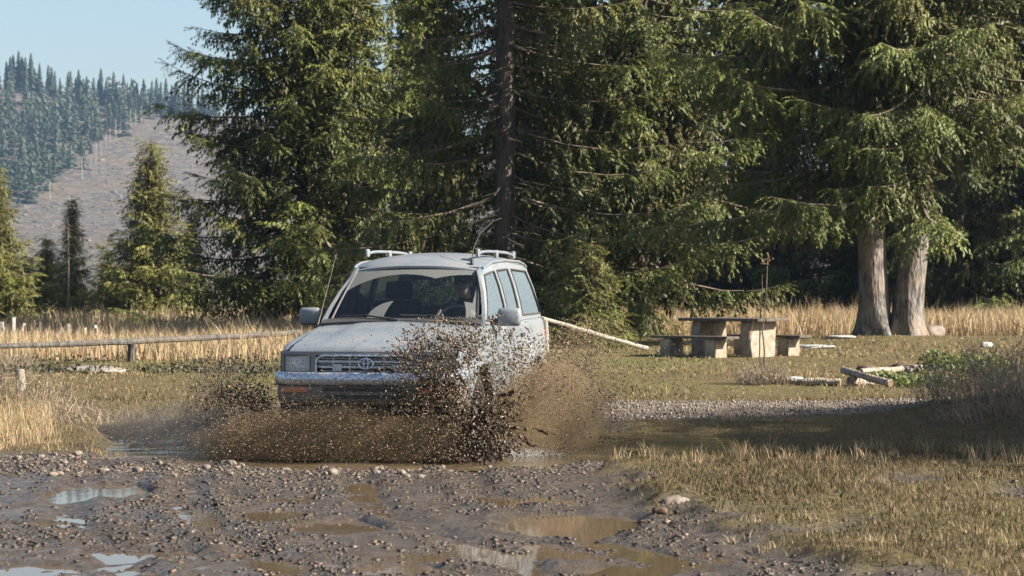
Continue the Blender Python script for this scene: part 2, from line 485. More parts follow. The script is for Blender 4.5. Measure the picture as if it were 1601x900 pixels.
def yaw_rot(a):
    R = np.zeros((len(a), 3, 3)); R[:, 0, 0] = np.cos(a); R[:, 0, 1] = -np.sin(a); R[:, 1, 0] = np.sin(a); R[:, 1, 1] = np.cos(a); R[:, 2, 2] = 1
    return R
rng = np.random.default_rng(4)
def gravel_mat():
    t = NT("track_gravel"); at = t.new("VertexColor"); at.layer_name = "tint"
    return t.finish(t.principled(t.mix(t.noise(t.coord("Object"), 60.0, 3.0), at.outputs[0], (0.06, 0.045, 0.035)), 0.55, 0.4))
M["gravel"] = gravel_mat()
n = 34000
px_ = rng.uniform(-4.4, 2.2, n); py_ = np.where(rng.random(n) < 0.45, rng.uniform(18.3, 20.9, n), rng.uniform(11.2, 20.0, n))
m_, g_, _ = zones(px_, py_); hz = H(px_, py_)
dens = m_ * np.where(py_ > 18.3, 0.62 * (hz > -0.015) * np.clip(1.0 - 0.12 * (px_ + 4), 0.25, 1), 0.22 * (hz > -0.008)) * sstep(-0.35, 0.3, fbm(px_ * 1.1, py_ * 0.9, 66, 3) + 0.25 * (py_ > 18.3))
keep = rng.random(n) < dens
px_, py_, hz = px_[keep], py_[keep], hz[keep]
n = len(px_)
sz = 0.005 + 0.013 * rng.random(n) ** 3 + 0.012 * (py_ > 18.4) * rng.random(n) ** 2
tint = np.array([0.21, 0.16, 0.115]) * (0.35 + 0.95 * rng.random((n, 1)) ** 1.3) * (1 + 0.12 * rng.normal(size=(n, 3)))
tint = np.clip(tint * np.where(rng.random((n, 1)) < 0.35, 0.35, 1), 0.02, 0.7)
tag(scatter("gravel", OCTV, OCTF, np.stack([px_, py_, hz + sz * 0.1], 1), sz,
            np.stack([rng.uniform(0.8, 1.7, n), rng.uniform(0.8, 1.5, n), rng.uniform(0.35, 0.7, n)], 1), rng, M["gravel"], None, tint, None, 0.18,
            rot=yaw_rot(rng.uniform(0, 6.28, n))),
    "loose brown and grey gravel strewn over the muddy track", "gravel", kind="stuff")
# clods of churned mud
def clod_mat():
    t = NT("wet_mud_clods"); at = t.new("VertexColor"); at.layer_name = "tint"
    return t.finish(t.principled(at.outputs[0], 0.5, 0.4))
M["clod"] = clod_mat()
n = 64000
py_ = rng.uniform(11.2, 19.8, n); px_ = rng.uniform(-0.225, 0.225, n) * py_
m_, _, _ = zones(px_, py_); hz = H(px_, py_)
keep = rng.random(n) < m_ * (hz > 0.001) * sstep(-0.30, 0.35, fbm(px_ * 1.3, py_ * 0.9, 67, 3) + 0.45 * fbm(px_ * 7, py_ * 5, 68, 3))
px_, py_, hz = px_[keep], py_[keep], hz[keep]; n = len(px_)
sz = 0.003 + 0.015 * rng.random(n) ** 4
tint = np.array([0.050, 0.035, 0.023]) * (0.35 + 1.3 * rng.random((n, 1))) * np.where(rng.random((n, 1)) < 0.05, 2.4, 1.0)
tag(scatter("mud_clod", TETV, TETF, np.stack([px_, py_, hz - sz * 0.1], 1), sz, np.stack([rng.uniform(.8, 1.8, n), rng.uniform(.8, 1.6, n), rng.uniform(.5, 1.0, n)], 1), rng, M["clod"], None, tint, None, 0.22, rot=yaw_rot(rng.uniform(0, 6.28, n))),
    "churned clods of wet mud thrown up along the ruts", "mud", kind="stuff")
# gravel of the dry side track behind
n = 7000
px_ = rng.uniform(-2.5, 6.5, n); py_ = rng.uniform(25.3, 29.2, n)
_, g_, _ = zones(px_, py_); keep = rng.random(n) < g_; px_, py_ = px_[keep], py_[keep]; n = len(px_)
sz = rng.uniform(0.006, 0.02, n)
tint = np.array([0.26, 0.21, 0.165]) * rng.uniform(0.5, 1.3, (n, 1))
tag(scatter("gravel", OCTV, OCTF, np.stack([px_, py_, H(px_, py_) + 0.005], 1), sz, np.stack([np.full(n, 1.3), np.full(n, 1.2), np.full(n, 0.6)], 1), rng, M["gravel"], None, tint, None, 0.1),
    "pale dry gravel of the side track behind the car", "gravel", kind="stuff")

def stone_obj(name, x, y, sx, sy, sz_, seed, mat, sink=0.3, rz=0.0):
    r = np.random.default_rng(seed)
    V = ICO3V.copy()
    V = V / (np.abs(V) ** 2.6).sum(1, keepdims=True) ** (1 / 2.6)
    V[:, 0] += 0.25 * V[:, 1] * r.normal()
    d = 1 + 0.30 * fbm(V[:, 0] * 1.3 + seed, V[:, 1] * 1.3 + V[:, 2] * 0.9, seed, 3) + 0.10 * fbm(V[:, 0] * 4, V[:, 1] * 4 + V[:, 2] * 3, seed + 5, 2)
    V = V * d[:, None] * np.array([sx, sy, sz_])
    o = mesh_np(name, V, ICO3F, mat, None, 60)
    z = float(H(x, y)); o.location = (x, y, z + sz_ * (1 - 2 * sink) * 0.9); o.rotation_euler = (0, 0, rz)
    return o
tag(stone_obj("stone", gx(1055, 15.6), 15.6, 0.095, 0.08, 0.042, 3, M["track_stone"], 0.42, 0.2), "smooth rounded stone half sunk in the muddy bank", "stone")
tag(stone_obj("stone", gx(1030, 15.1), 15.1, 0.045, 0.05, 0.025, 4, M["soil"], 0.35), "brown muddy lump beside the smooth rounded stone", "stone")
tag(stone_obj("stone", gx(1010, 14.9), 14.9, 0.05, 0.05, 0.02, 9, M["soil"], 0.35), "small dark muddy lump on the edge of the brown puddle", "stone")
tag(stone_obj("boulder", gx(1458, 60.0), 60.0, 0.34, 0.3, 0.2, 6, M["track_stone"], 0.2, 0.4), "grey boulder lying in dry grass behind the twin trunk", "boulder")
tag(stone_obj("flat_stone", gx(1243, 35.0), 35.0, 0.12, 0.16, 0.05, 7, M["white_stone"], 0.2), "flat white stone between the dead thistle and the log pile", "stone")
tag(stone_obj("flat_stone", gx(1268, 53.5), 53.5, 0.42, 0.3, 0.05, 8, M["white_stone"], 0.25, 0.1), "white slab on the grass behind the right bench", "stone")
tag(stone_obj("flat_stone", gx(1315, 57.2), 57.2, 0.36, 0.3, 0.045, 12, M["white_stone"], 0.25), "white slab lying against the foot of the tall dry grass", "stone")
tag(stone_obj("flat_stone", gx(1543, 54.0), 54.0, 0.13, 0.15, 0.07, 13, M["white_stone"], 0.2), "small white stone alone on the meadow right of the twin trunk", "stone")
tag(stone_obj("flat_stone", gx(142, 41.2), 41.2, 0.62, 0.32, 0.08, 14, M["stone"], 0.25), "long pale stone in the dip beneath the rail", "stone")
GRP = "larger stones along the edge of the track"
k = 0
r2 = np.random.default_rng(12)
while k < 44:
    x = r2.uniform(-4.2, -0.1); y = r2.uniform(18.1, 20.7)
    h0 = float(H(x, y))
    if h0 < 0.0 or float(zones(np.array(x), np.array(y))[0]) < 0.5: continue
    s = r2.uniform(0.016, 0.034)
    o = stone_obj("stone", x, y, s * r2.uniform(1.0, 1.6), s * r2.uniform(0.8, 1.2), s * r2.uniform(0.6, 0.9), 100 + k, M["track_stone"], 0.3, r2.uniform(0, 3)) if k < 6 else None
    if o is None:
        src = STONES[k % 6]; o = src.copy(); COL.objects.link(o); o.location = (x, y, h0 + s * 0.3); o.rotation_euler = (0, 0, r2.uniform(0, 6))
        f = r2.uniform(0.7, 1.2); o.scale = (f, f, f)
    else:
        STONES = globals().setdefault("STONES", []); STONES.append(o)
    tag(o, "pale rounded stone in the gravel ridge before the splashed puddle", "stone", GRP); k += 1

# ------------------------------------------------------------------ far hill with clear-cut and wood
def hill_top(x):   # ridge height for a lateral position at 1300 m
    return np.interp(x, [-900, -420, -276, -240, -190, -150, -110, -60, 0, 120, 300, 700], [135, 122, 108, 104, 96, 92.5, 90, 86, 78, 60, 40, 25])
hx = np.linspace(-900, 700, 121); hy = np.concatenate([np.linspace(820, 1320, 60), np.linspace(1340, 2400, 12)])
HX, HY = np.meshgrid(hx, hy)
def hillz(x, y):
    t = np.clip((y - 830) / 470.0, 0, 1.0)
    z = hill_top(x) * (0.12 * t + 0.88 * t ** 1.15) - 6 * (1 - t)
    z = z + (4.0 * fbm(x / 60.0, y / 60.0, 51, 4)) * t * (1 - sstep(0.9, 1.0, t))
    return z - np.maximum(0, y - 1310) * 0.06
HZ = hillz(HX, HY)
ii = np.arange(HX.size).reshape(HX.shape)
HF = np.stack([ii[:-1, :-1], ii[:-1, 1:], ii[1:, 1:], ii[1:, :-1]], -1).reshape(-1, 4)
def hill_mat():
    t = NT("clear_cut_hillside"); v = t.coord("Object")
    a = t.noise(v, 0.035, 6.0, 0.7); b = t.noise(v, 0.22, 7.0, 0.8)
    c = t.ramp(b, [(0.3, (0.035, 0.03, 0.028)), (0.5, (0.10, 0.085, 0.075)), (0.72, (0.22, 0.195, 0.17))])
    c = t.mix(t.ramp(a, [(0.45, 0.0), (0.65, 0.5)]), c, (0.15, 0.115, 0.075))
    return t.finish(t.principled(c, 0.95, 0.1, 0, t.bump(b, 0.8, 2.0)))
tag(mesh_np("hill", np.stack([HX.ravel(), HY.ravel(), HZ.ravel()], 1), HF, hill_mat(), None, 180), "far hill with a felled brown slope", kind="structure")

def far_spruce(seed, layers=11, spikes=9):
    """unit-height spruce for the far hill: tiers of ragged boughs"""
    r = np.random.default_rng(seed); V = []; F = []; C = []
    for L in range(layers):
        t = L / layers
        z0 = 0.06 + 0.90 * t; rad = 0.135 * (1 - t) ** 0.75 + 0.012
        for s in range(spikes):
            a = 2 * math.pi * (s + r.random() * 0.8 + 0.5 * L) / spikes; rr = rad * r.uniform(0.65, 1.2)
            w = 0.65 * rad + 0.008; up = z0 + 0.10 + 0.02 * r.random(); dn = z0 - 0.045 * r.random() - 0.01
            b = len(V)
            V += [(0, 0, up), (rr * math.cos(a) - w * math.sin(a) * .6, rr * math.sin(a) + w * math.cos(a) * .6, dn + 0.015),
                  (rr * 1.12 * math.cos(a), rr * 1.12 * math.sin(a), dn), (rr * math.cos(a) + w * math.sin(a) * .6, rr * math.sin(a) - w * math.cos(a) * .6, dn + 0.015)]
            F.append((b, b + 1, b + 2, b + 3)); q = r.uniform(0.7, 1.25); C += [(q, q, q)] * 4
    return np.array(V), np.array(F), np.array(C)
FS = [far_spruce(s) for s in range(3)]
FSL = [far_spruce(20 + s, 5, 5) for s in range(3)]
def wood_edge(x, y):       # 1 where the standing wood covers the hillside, 0 on the felled slope
    t = (y - 830) / 470.0
    tx = np.interp(t, [0.0, 0.30, 0.45, 0.62, 0.80, 0.92, 1.0], [-265, -232, -210, -203, -202, -187, -165]) + 14 * fbm(y / 22.0, x / 30.0 + 3.3, 4, 4)
    clear = ((x < -236) & (x > -300) & (t > 0.93) & (t < 0.975))
    return (x < tx) & ~clear
r3 = np.random.default_rng(33)
allV, allF, allC = [], [], []; off = 0; cnt = 0
for _ in range(16000):
    x = r3.uniform(-400, -150); y = r3.uniform(900, 1296)
    if not wood_edge(x, y): continue
    V, Fq, Cc = FSL[cnt % 3]; h = r3.uniform(8, 19); a = r3.uniform(0, 6.28)
    R2 = np.array([[math.cos(a), -math.sin(a), 0], [math.sin(a), math.cos(a), 0], [0, 0, 1]])
    allV.append((V * h * np.array([r3.uniform(1.0, 1.7), r3.uniform(1.0, 1.7), 1])) @ R2.T + np.array([x, y, float(hillz(x, y)) - 0.5])); allF.append(Fq + off); allC.append(Cc * r3.uniform(0.75, 1.25)); off += len(V); cnt += 1
    if cnt >= 2100: break
tag(mesh_np("spruce_wood", np.concatenate(allV), np.concatenate(allF), M["far_needles"], None, None, np.concatenate(allC)),
    "dense spruce wood covering the upper far hillside", "wood", kind="stuff")
# slash and stumps left on the felled slope
n = 1300
sx_ = r3.uniform(-300, -60, n); sy_ = r3.uniform(930, 1290, n); k_ = ~wood_edge(sx_, sy_)
sx_, sy_ = sx_[k_], sy_[k_]; n = len(sx_)
rgh = np.random.default_rng(5)
tag(scatter("felling_slash", OCTV, OCTF, np.stack([sx_, sy_, hillz(sx_, sy_) + .15], 1), rgh.uniform(.2, .45, n), np.stack([rgh.uniform(1, 6, n), np.ones(n), rgh.uniform(.6, 1.6, n)], 1), rgh, M["gravel"], None,
            np.array([.20, .17, .15]) * rgh.uniform(.15, 1.3, (n, 1)), None, .1, rot=yaw_rot(rgh.uniform(0, 6.28, n))), "stumps and slash scattered over the felled slope", "slash", kind="stuff")
# the trees of the skyline, one by one
FM = []
for s in range(3):
    V, Fq, Cc = FS[s]
    o = mesh_np("crown", V * 20, Fq, M["far_needles"], None, None, Cc); FM.append(o.data); bpy.data.objects.remove(o)
tb = MB().tube([(0, 0, -0.6), (0, 0, 8), (0, 0, 18)], [0.28, 0.2, 0.05], 6)
_o = tb.build("trunk", M["pale_wood"]); TRUNK_ME = _o.data; bpy.data.objects.remove(_o)
def far_tree(x, y, s, k, label, group):
    e = empty("spruce_tree", (x, y, float(hillz(np.array(x), np.array(y))) - 0.3), r3.uniform(0, 6)); e.scale = (s * r3.uniform(0.85, 1.15), s * r3.uniform(0.85, 1.15), s)
    tr = bpy.data.objects.new("trunk", TRUNK_ME); COL.objects.link(tr); tr.parent = e
    cr = bpy.data.objects.new("crown", FM[k % 3]); COL.objects.link(cr); cr.parent = e
    tag(e, label, "tree", group)
k = 0
for px in np.arange(-14, 345, 6.6):
    if 97 < px < 101: continue
    x = float(gx(px + r3.uniform(-3, 3), 1295)); tall = 0.98 if px < 60 else (0.72 if px < 105 else 0.86)
    if px > 290: tall = 0.75
    far_tree(x, r3.uniform(1285, 1305), tall * r3.uniform(0.65, 1.12), k, "small distant spruce standing on the skyline of the far hill", "spruces along the skyline of the far hill"); k += 1
# bare boled trees left at the edge of the felling
for k, (px, t) in enumerate([(150, .66), (158, .70), (166, .74), (172, .77), (181, .80), (188, .83), (196, .84), (204, .87), (212, .88), (221, .90), (237, .93), (142, .62), (128, .58), (78, .47)]):
    y = 830 + 470 * t; x = float(gx(px, y))
    e = empty("tall_pine", (x, y, float(hillz(np.array(x), np.array(y)))))
    m = MB().tube([(0, 0, -0.5), (0, 0, 10), (0, 0, 20)], [0.24, 0.2, 0.1], 6); m.build("trunk", M["pale_wood"], e)
    V, Fq, Cc = FS[k % 3]; q = V * np.array([14, 14, 11]) + np.array([0, 0, 12])
    mesh_np("crown", q, Fq, M["far_needles"], e, None, Cc)
    s = r3.uniform(0.6, 0.85); e.scale = (s, s, s)
    tag(e, "bare pale trunk with high crown at the edge of the felled slope", "tree", "bare trunks at the edge of the felling")
# ------------------------------------------------------------------ spruces
def frond(rng, n=8, L=0.6, hang=0.35, sl=0.13, sw=0.036):
    """flat spray of shoots along a drooping twig; returns (k,4,3) kites"""
    K = []
    def kite(p, d, l, w):
        d = d / np.linalg.norm(d)
        s = np.cross(d, np.array([0.2 * rng.normal(), 0.2 * rng.normal(), 1.0])); s /= np.linalg.norm(s) + 1e-9
        u = np.cross(s, d)
        fold = w * rng.uniform(-0.35, 0.6)
        mid = p + d * l * 0.42
        K.append(np.stack([p, mid + s * w * 0.5 + u * fold, p + d * l, mid - s * w * 0.5 + u * fold]))
    for i in range(n):
        t = (i + 0.6) / n
        p = np.array([L * t, 0, -hang * L * t * t])
        tan = np.array([1, 0, -2 * hang * t])
        for sd in (-1, 1):
            a = rng.uniform(0.6, 1.0)
            d = math.cos(a) * tan + math.sin(a) * np.array([0, sd, 0]) + np.array([0, 0, rng.uniform(-1.1, -0.1)])
            kite(p + rng.normal(size=3) * 0.012, d, sl * (1.15 - 0.4 * t) * rng.uniform(0.75, 1.25), sw * rng.uniform(0.8, 1.25))
    kite(np.array([L * 0.9, 0, -hang * L * .81]), np.array([1, 0, -2 * hang * .8]), sl * 1.2, sw)
    return np.stack(K)

_tr = np.random.default_rng(77)
FR_CORE = [frond(_tr, 4, 0.7, _tr.uniform(0.2, 0.6), 0.22, 0.065) for _ in range(6)]
FR_FINE = [frond(_tr, 12, 0.62, _tr.uniform(0.2, 0.8), 0.115, 0.031) for _ in range(8)]
FR_FINE2 = [frond(_tr, 8, 0.62, _tr.uniform(0.2, 0.8), 0.145, 0.042) for _ in range(8)]
FR_MID = [frond(_tr, 7, 0.62, _tr.uniform(0.15, 0.6), 0.165, 0.044) for _ in range(6)]
FR_COARSE = [frond(_tr, 3, 0.8, _tr.uniform(0.15, 0.5), 0.42, 0.26) for _ in range(6)]

def rotz_pitch(az, pitch, roll):
    ca, sa = np.cos(az), np.sin(az); cp, sp_ = np.cos(pitch), np.sin(pitch); cr, sr = np.cos(roll), np.sin(roll)
    n = len(az); Rz = np.zeros((n, 3, 3)); Ry = np.zeros((n, 3, 3)); Rx = np.zeros((n, 3, 3))
    Rz[:, 0, 0] = ca; Rz[:, 0, 1] = -sa; Rz[:, 1, 0] = sa; Rz[:, 1, 1] = ca; Rz[:, 2, 2] = 1
    Ry[:, 0, 0] = cp; Ry[:, 0, 2] = -sp_; Ry[:, 2, 0] = sp_; Ry[:, 2, 2] = cp; Ry[:, 1, 1] = 1     # + pitch lifts the tip
    Rx[:, 1, 1] = cr; Rx[:, 1, 2] = -sr; Rx[:, 2, 1] = sr; Rx[:, 2, 2] = cr; Rx[:, 0, 0] = 1
    return Rz @ Ry @ Rx

def expand(fronds, pos, R, sc, tint, rng):
    """copies of random frond templates -> V, F, C"""
    Vs, Cs = [], []
    which = rng.integers(0, len(fronds), len(pos))
    for k, T in enumerate(fronds):
        s = np.where(which == k)[0]
        if not len(s): continue
        T2 = T.reshape(-1, 3)
        V = np.einsum('nij,kj->nki', R[s], T2) * sc[s][:, None, None] + pos[s][:, None, :]
        q = len(T)
        c = tint[s][:, None, :] * rng.uniform(0.7, 1.35, (len(s), q, 1))
        Vs.append(V.reshape(-1, 3)); Cs.append(np.repeat(c.reshape(-1, 3), 4, 0))
    V = np.concatenate(Vs); C = np.concatenate(Cs)
    F = np.arange(len(V)).reshape(-1, 4)
    return V, F, C

def strips(name, segs, mat, parent):
    """thin three-sided tapered boughs: segs list of (pts (k,3), r0, r1)"""
    V, F = [], []; b = 0
    for P, r0, r1 in segs:
        k = len(P); d = P[-1] - P[0]
        s = np.cross(d, [0, 0, 1.0]); s /= np.linalg.norm(s) + 1e-9; u = np.array([0, 0, 1.0])
        for i in range(k):
            r = r0 + (r1 - r0) * i / (k - 1)
            V += [P[i] + s * r, P[i] - s * r * .6 + u * r * .8, P[i] - s * r * .6 - u * r * .8]
        for i in range(k - 1):
            for j in range(3):
                F.append((b + 3 * i + j, b + 3 * i + (j + 1) % 3, b + 3 * i + 3 + (j + 1) % 3, b + 3 * i + 3 + j))
        b += 3 * k
    return mesh_np(name, np.array(V), np.array(F), mat, parent, 180)

def spruce(name, loc, Ht, R, z0, seed, trunk_r, mat="needles", fine_to=0.0, mid_to=99.0, per_m=13, dens=1.0, droop=0.55, up=0.42,
           trunks=None, profile=None, skip=None, bark="bark_dark", tint0=(1, 1, 1), hang_share=0.32, dead_to=0.0, dead_n=0, scale_f=1.0, whorl=0.62, core=3600, fine=None):
    """Ht total height, R crown radius at z0, fine needles up to fine_to metres, middling up to mid_to, coarse above.
       skip(az, z, rng) -> length factor for a bough (0 drops it)"""
    rng = np.random.default_rng(seed)
    e = empty(name, loc)
    segs = []; groups = {0: [], 1: [], 2: []}
    tr_list = trunks or [[(0, 0, -0.3), (0, 0, Ht * 0.35), (0, 0, Ht)]]
    z = z0
    zw = z0
    while zw < Ht - 0.25:
        lod = 0 if zw < fine_to else (1 if zw < mid_to else 2)
        step_z = whorl * (1 - 0.45 * (zw - z0) / (Ht - z0)) * rng.uniform(0.8, 1.2)
        nb = max(3, int(round(per_m * step_z * (1.0 if lod < 2 else 0.9))))
        ph = rng.uniform(0, 6.28)
        for ib in range(nb):
            az = ph + 2 * math.pi * (ib + rng.uniform(-0.3, 0.3)) / nb
            z = zw + rng.normal(0, 0.10 * whorl)
            frac = min(0.97, max(0.0, (z - z0) / (Ht - z0)))
            prof = (1 - frac) ** 0.85 if profile is None else profile(frac)
            L = R * prof * rng.uniform(0.62, 1.12) + 0.12
            sk = skip(az, z, rng) if skip else 1.0
            if sk <= 0.02: continue
            L *= sk
            tk = tr_list[int(rng.integers(0, len(tr_list)))]
            tz = [p[2] for p in tk]
            bx = np.interp(z, tz, [p[0] for p in tk]); by = np.interp(z, tz, [p[1] for p in tk])
            ss = np.linspace(0, 1, 6)
            dr = droop * rng.uniform(0.7, 1.25) * (1 - 0.75 * frac); upc = up * rng.uniform(0.6, 1.3)
            bend = rng.uniform(-0.25, 0.25)
            azs = az + bend * ss
            P = np.stack([bx + L * ss * np.cos(azs), by + L * ss * np.sin(azs), z + L * (-dr * ss + upc * ss * ss)], 1)
            segs.append((P, 0.012 + 0.012 * L, 0.006))
            step = (0.088, 0.13, 0.25)[lod] / dens
            nf = max(3, int(L * 0.80 / step))
            s_ = np.sort(rng.uniform(0.0, 1.0, nf * 2)) ** 0.8
            s_ = (0.22 if L > 2 else 0.06) + (0.78 if L > 2 else 0.94) * s_
            side = np.where(rng.random(nf * 2) < 0.5, -1, 1)
            faz = az + bend * s_ + side * rng.uniform(0.5, 1.25, nf * 2)
            slope = np.arctan(-dr + 2 * upc * s_)
            pit = slope * 0.5 + rng.normal(-0.12, 0.22, nf * 2)
            hang = rng.random(nf * 2) < hang_share
            pit = np.where(hang, rng.uniform(-1.35, -0.7, nf * 2), pit)
            tipm = s_ > 0.9
            faz = np.where(tipm, az + bend + rng.normal(0, 0.4, nf * 2), faz); pit = np.where(tipm & ~hang, slope + rng.normal(0, .15, nf * 2), pit)
            fl = (0.35 + 0.33 * L * (1 - s_) ** 0.8) * rng.uniform(0.7, 1.2, nf * 2)
            fl = np.clip(fl, 0.3, 0.95) * np.where(hang, 0.8, 1.0)
            pos = np.stack([np.interp(s_, ss, P[:, k]) for k in range(3)], 1)
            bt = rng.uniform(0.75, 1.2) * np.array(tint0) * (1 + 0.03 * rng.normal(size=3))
            ti = bt[None] * np.where(tipm, 1.18, 1.0)[:, None] * (0.5 + 0.62 * s_)[:, None]  # tips tinted lighter, inner sprays darker: crown shade put into the colour
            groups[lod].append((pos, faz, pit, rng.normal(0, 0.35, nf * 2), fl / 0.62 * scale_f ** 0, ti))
        zw += step_z
    Vs, Fs, Cs = [], [], []; off = 0
    for lod, g in groups.items():
        if not g: continue
        pos = np.concatenate([q[0] for q in g]); az = np.concatenate([q[1] for q in g]); pi_ = np.concatenate([q[2] for q in g])
        ro = np.concatenate([q[3] for q in g]); sc = np.concatenate([q[4] for q in g]); ti = np.concatenate([q[5] for q in g])
        sc = np.clip(sc, 0.55, 1.7)
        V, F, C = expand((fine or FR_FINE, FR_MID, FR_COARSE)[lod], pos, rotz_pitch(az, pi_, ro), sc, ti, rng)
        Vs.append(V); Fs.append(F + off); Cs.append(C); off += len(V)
    V, F, C = np.concatenate(Vs), np.concatenate(Fs), np.concatenate(Cs)
    # older inner twigs, added and tinted dark to put shade between the boughs
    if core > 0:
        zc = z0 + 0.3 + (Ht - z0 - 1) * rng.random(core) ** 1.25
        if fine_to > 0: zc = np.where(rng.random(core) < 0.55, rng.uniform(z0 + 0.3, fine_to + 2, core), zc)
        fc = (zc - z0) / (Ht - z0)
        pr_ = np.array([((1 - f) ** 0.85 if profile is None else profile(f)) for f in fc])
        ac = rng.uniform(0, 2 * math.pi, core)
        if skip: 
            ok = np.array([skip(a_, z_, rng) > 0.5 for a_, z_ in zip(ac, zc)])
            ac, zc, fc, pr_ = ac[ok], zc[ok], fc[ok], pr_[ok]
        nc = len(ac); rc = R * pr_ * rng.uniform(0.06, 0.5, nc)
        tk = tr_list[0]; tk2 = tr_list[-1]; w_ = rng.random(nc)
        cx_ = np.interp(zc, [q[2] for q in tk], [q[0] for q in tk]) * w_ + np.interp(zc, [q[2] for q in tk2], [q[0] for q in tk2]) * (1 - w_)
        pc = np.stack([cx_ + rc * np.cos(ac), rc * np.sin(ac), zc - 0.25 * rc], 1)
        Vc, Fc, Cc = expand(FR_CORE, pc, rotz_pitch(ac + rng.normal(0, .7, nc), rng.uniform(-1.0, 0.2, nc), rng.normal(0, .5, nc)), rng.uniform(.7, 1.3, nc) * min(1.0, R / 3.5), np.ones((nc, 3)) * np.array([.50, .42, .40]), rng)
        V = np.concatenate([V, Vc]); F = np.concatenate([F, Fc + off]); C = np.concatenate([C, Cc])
    if fine_to > 0:      # unseen upper crown, packed with coarse sprays to throw denser shade
        nc = 2600; zc = rng.uniform(mid_to + 0.6, Ht - 3, nc); fc = (zc - z0) / (Ht - z0); ac = rng.uniform(0, 2 * math.pi, nc)
        pr_ = np.array([((1 - f) ** 0.85 if profile is None else profile(f)) for f in fc]); rc = R * pr_ * rng.uniform(0.1, 0.85, nc)
        tk = tr_list[int(rng.integers(0, len(tr_list)))]
        pc = np.stack([np.interp(zc, [q[2] for q in tk], [q[0] for q in tk]) + rc * np.cos(ac), rc * np.sin(ac), zc - 0.2 * rc], 1)
        Vc, Fc, Cc = expand(FR_COARSE, pc, rotz_pitch(ac + rng.normal(0, .5, nc), rng.uniform(-.6, .2, nc), rng.normal(0, .4, nc)), rng.uniform(.8, 1.2, nc), np.ones((nc, 3)) * .7, rng)
        F = np.concatenate([F, Fc + len(V)]); V = np.concatenate([V, Vc]); C = np.concatenate([C, Cc])
    tri_count[0] += 2 * len(F)
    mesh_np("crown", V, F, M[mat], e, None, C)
    strips("bough", segs, M["twig"], e)["kind"] = "stuff"
    if dead_n:
        dsegs = []
        for _ in range(dead_n):
            az = rng.uniform(0, 6.28); zz = rng.uniform(0.8, dead_to); L = rng.uniform(0.6, 2.4)
            P = np.array([[L * s * math.cos(az + .2 * s), L * s * math.sin(az + .2 * s), zz - 0.35 * L * s + 0.12 * L * s * s + 0.03 * rng.normal()] for s in np.linspace(0, 1, 5)])
            dsegs.append((P, 0.022, 0.005))
            for _ in range(5):
                i = rng.integers(1, 5); a2 = az + rng.uniform(-1.2, 1.2); l2 = rng.uniform(.2, .6)
                dsegs.append((np.array([P[i], P[i] + np.array([l2 * math.cos(a2), l2 * math.sin(a2), -0.3 * l2])]), 0.008, 0.003))
        strips("dead_bough", dsegs, M["twig"], e)["kind"] = "stuff"
    for k, tk in enumerate(tr_list):
        pts, rad = trunk_path(tk, trunk_r, Ht)
        trunk_mesh(pts, rad, seed + k, M[bark], e)
    return e

def trunk_path(tk, r, Ht):
    tz = np.array([p[2] for p in tk]); zz = np.concatenate([np.linspace(tz[0], 2.0, 16), np.linspace(2.5, tz[-1], 16)])
    px = np.interp(zz, tz, [p[0] for p in tk]); py = np.interp(zz, tz, [p[1] for p in tk])
    rad = r * (1 - np.clip(zz, 0, Ht) / Ht) ** 0.75 * 0.92 + r * 0.60 * np.exp(-np.clip(zz + 0.1, 0, 9) / 0.38) + 0.01
    return np.stack([px, py, zz], 1), rad

def trunk_mesh(P, rad, seed, mat, parent, n=28):
    V = []
    an = np.linspace(0, 2 * math.pi, n, endpoint=False)
    for i in range(len(P)):
        root = math.exp(-max(0, P[i, 2] + 0.05) / 0.35)
        lob = 1 + 0.38 * root * np.cos(5 * an + seed) * (0.6 + 0.4 * np.cos(2 * an + seed * 1.7)) + 0.05 * np.sin(3 * an + seed + P[i, 2])
        lob = lob + 0.045 * fbm(an * 6, np.full(n, P[i, 2] * 2.2), seed, 3)
        V += [(P[i, 0] + rad[i] * lob[k] * math.cos(an[k]), P[i, 1] + rad[i] * lob[k] * math.sin(an[k]), P[i, 2]) for k in range(n)]
    F = [(i * n + k, i * n + (k + 1) % n, (i + 1) * n + (k + 1) % n, (i + 1) * n + k) for i in range(len(P) - 1) for k in range(n)]
    return mesh_np("trunk", np.array(V), np.array(F), mat, parent, 180)
tri_count = [0]

CAMSIDE = -math.pi / 2
def adiff(a, b): return abs((a - b + math.pi) % (2 * math.pi) - math.pi)

# broad spruce left of the car: boughs sweep to the ground
t1 = spruce("spruce_tree", (gx(478, 75), 75.0, 0.0), 25.0, 5.5, 0.4, 11, 0.34, fine=FR_FINE2, fine_to=10.8, mid_to=13.0, per_m=13, dens=0.66, droop=0.42, up=0.42,
            skip=lambda az, z, r: 1.0 if adiff(az, CAMSIDE) < 1.8 or r.random() < .35 else 0)
tag(t1, "broad dark spruce with boughs to the ground behind the white car", "tree", "large spruces behind the meadow")
# tall spruce whose bare trunk rises right behind the car
def skip2(az, z, r):
    if z < 12 and adiff(az, CAMSIDE) < 0.75: return 0.0 if r.random() < 0.88 else 0.35
    if z < 12 and adiff(az, CAMSIDE) < 1.0: return 0.8
    return 1.0 if adiff(az, CAMSIDE) < 2.3 or r.random() < .6 else 0
t2 = spruce("spruce_tree", (gx(790, 64), 64.0, 0.0), 26.0, 5.4, 1.0, 23, 0.33, fine_to=9.4, mid_to=12.2, per_m=10.5, dens=0.68, droop=0.50, up=0.36,
            skip=skip2, dead_to=10.0, dead_n=110, hang_share=0.5, core=1800)
tag(t2, "tall spruce with straight dark bare trunk directly behind the car roof", "tree", "large spruces behind the meadow")
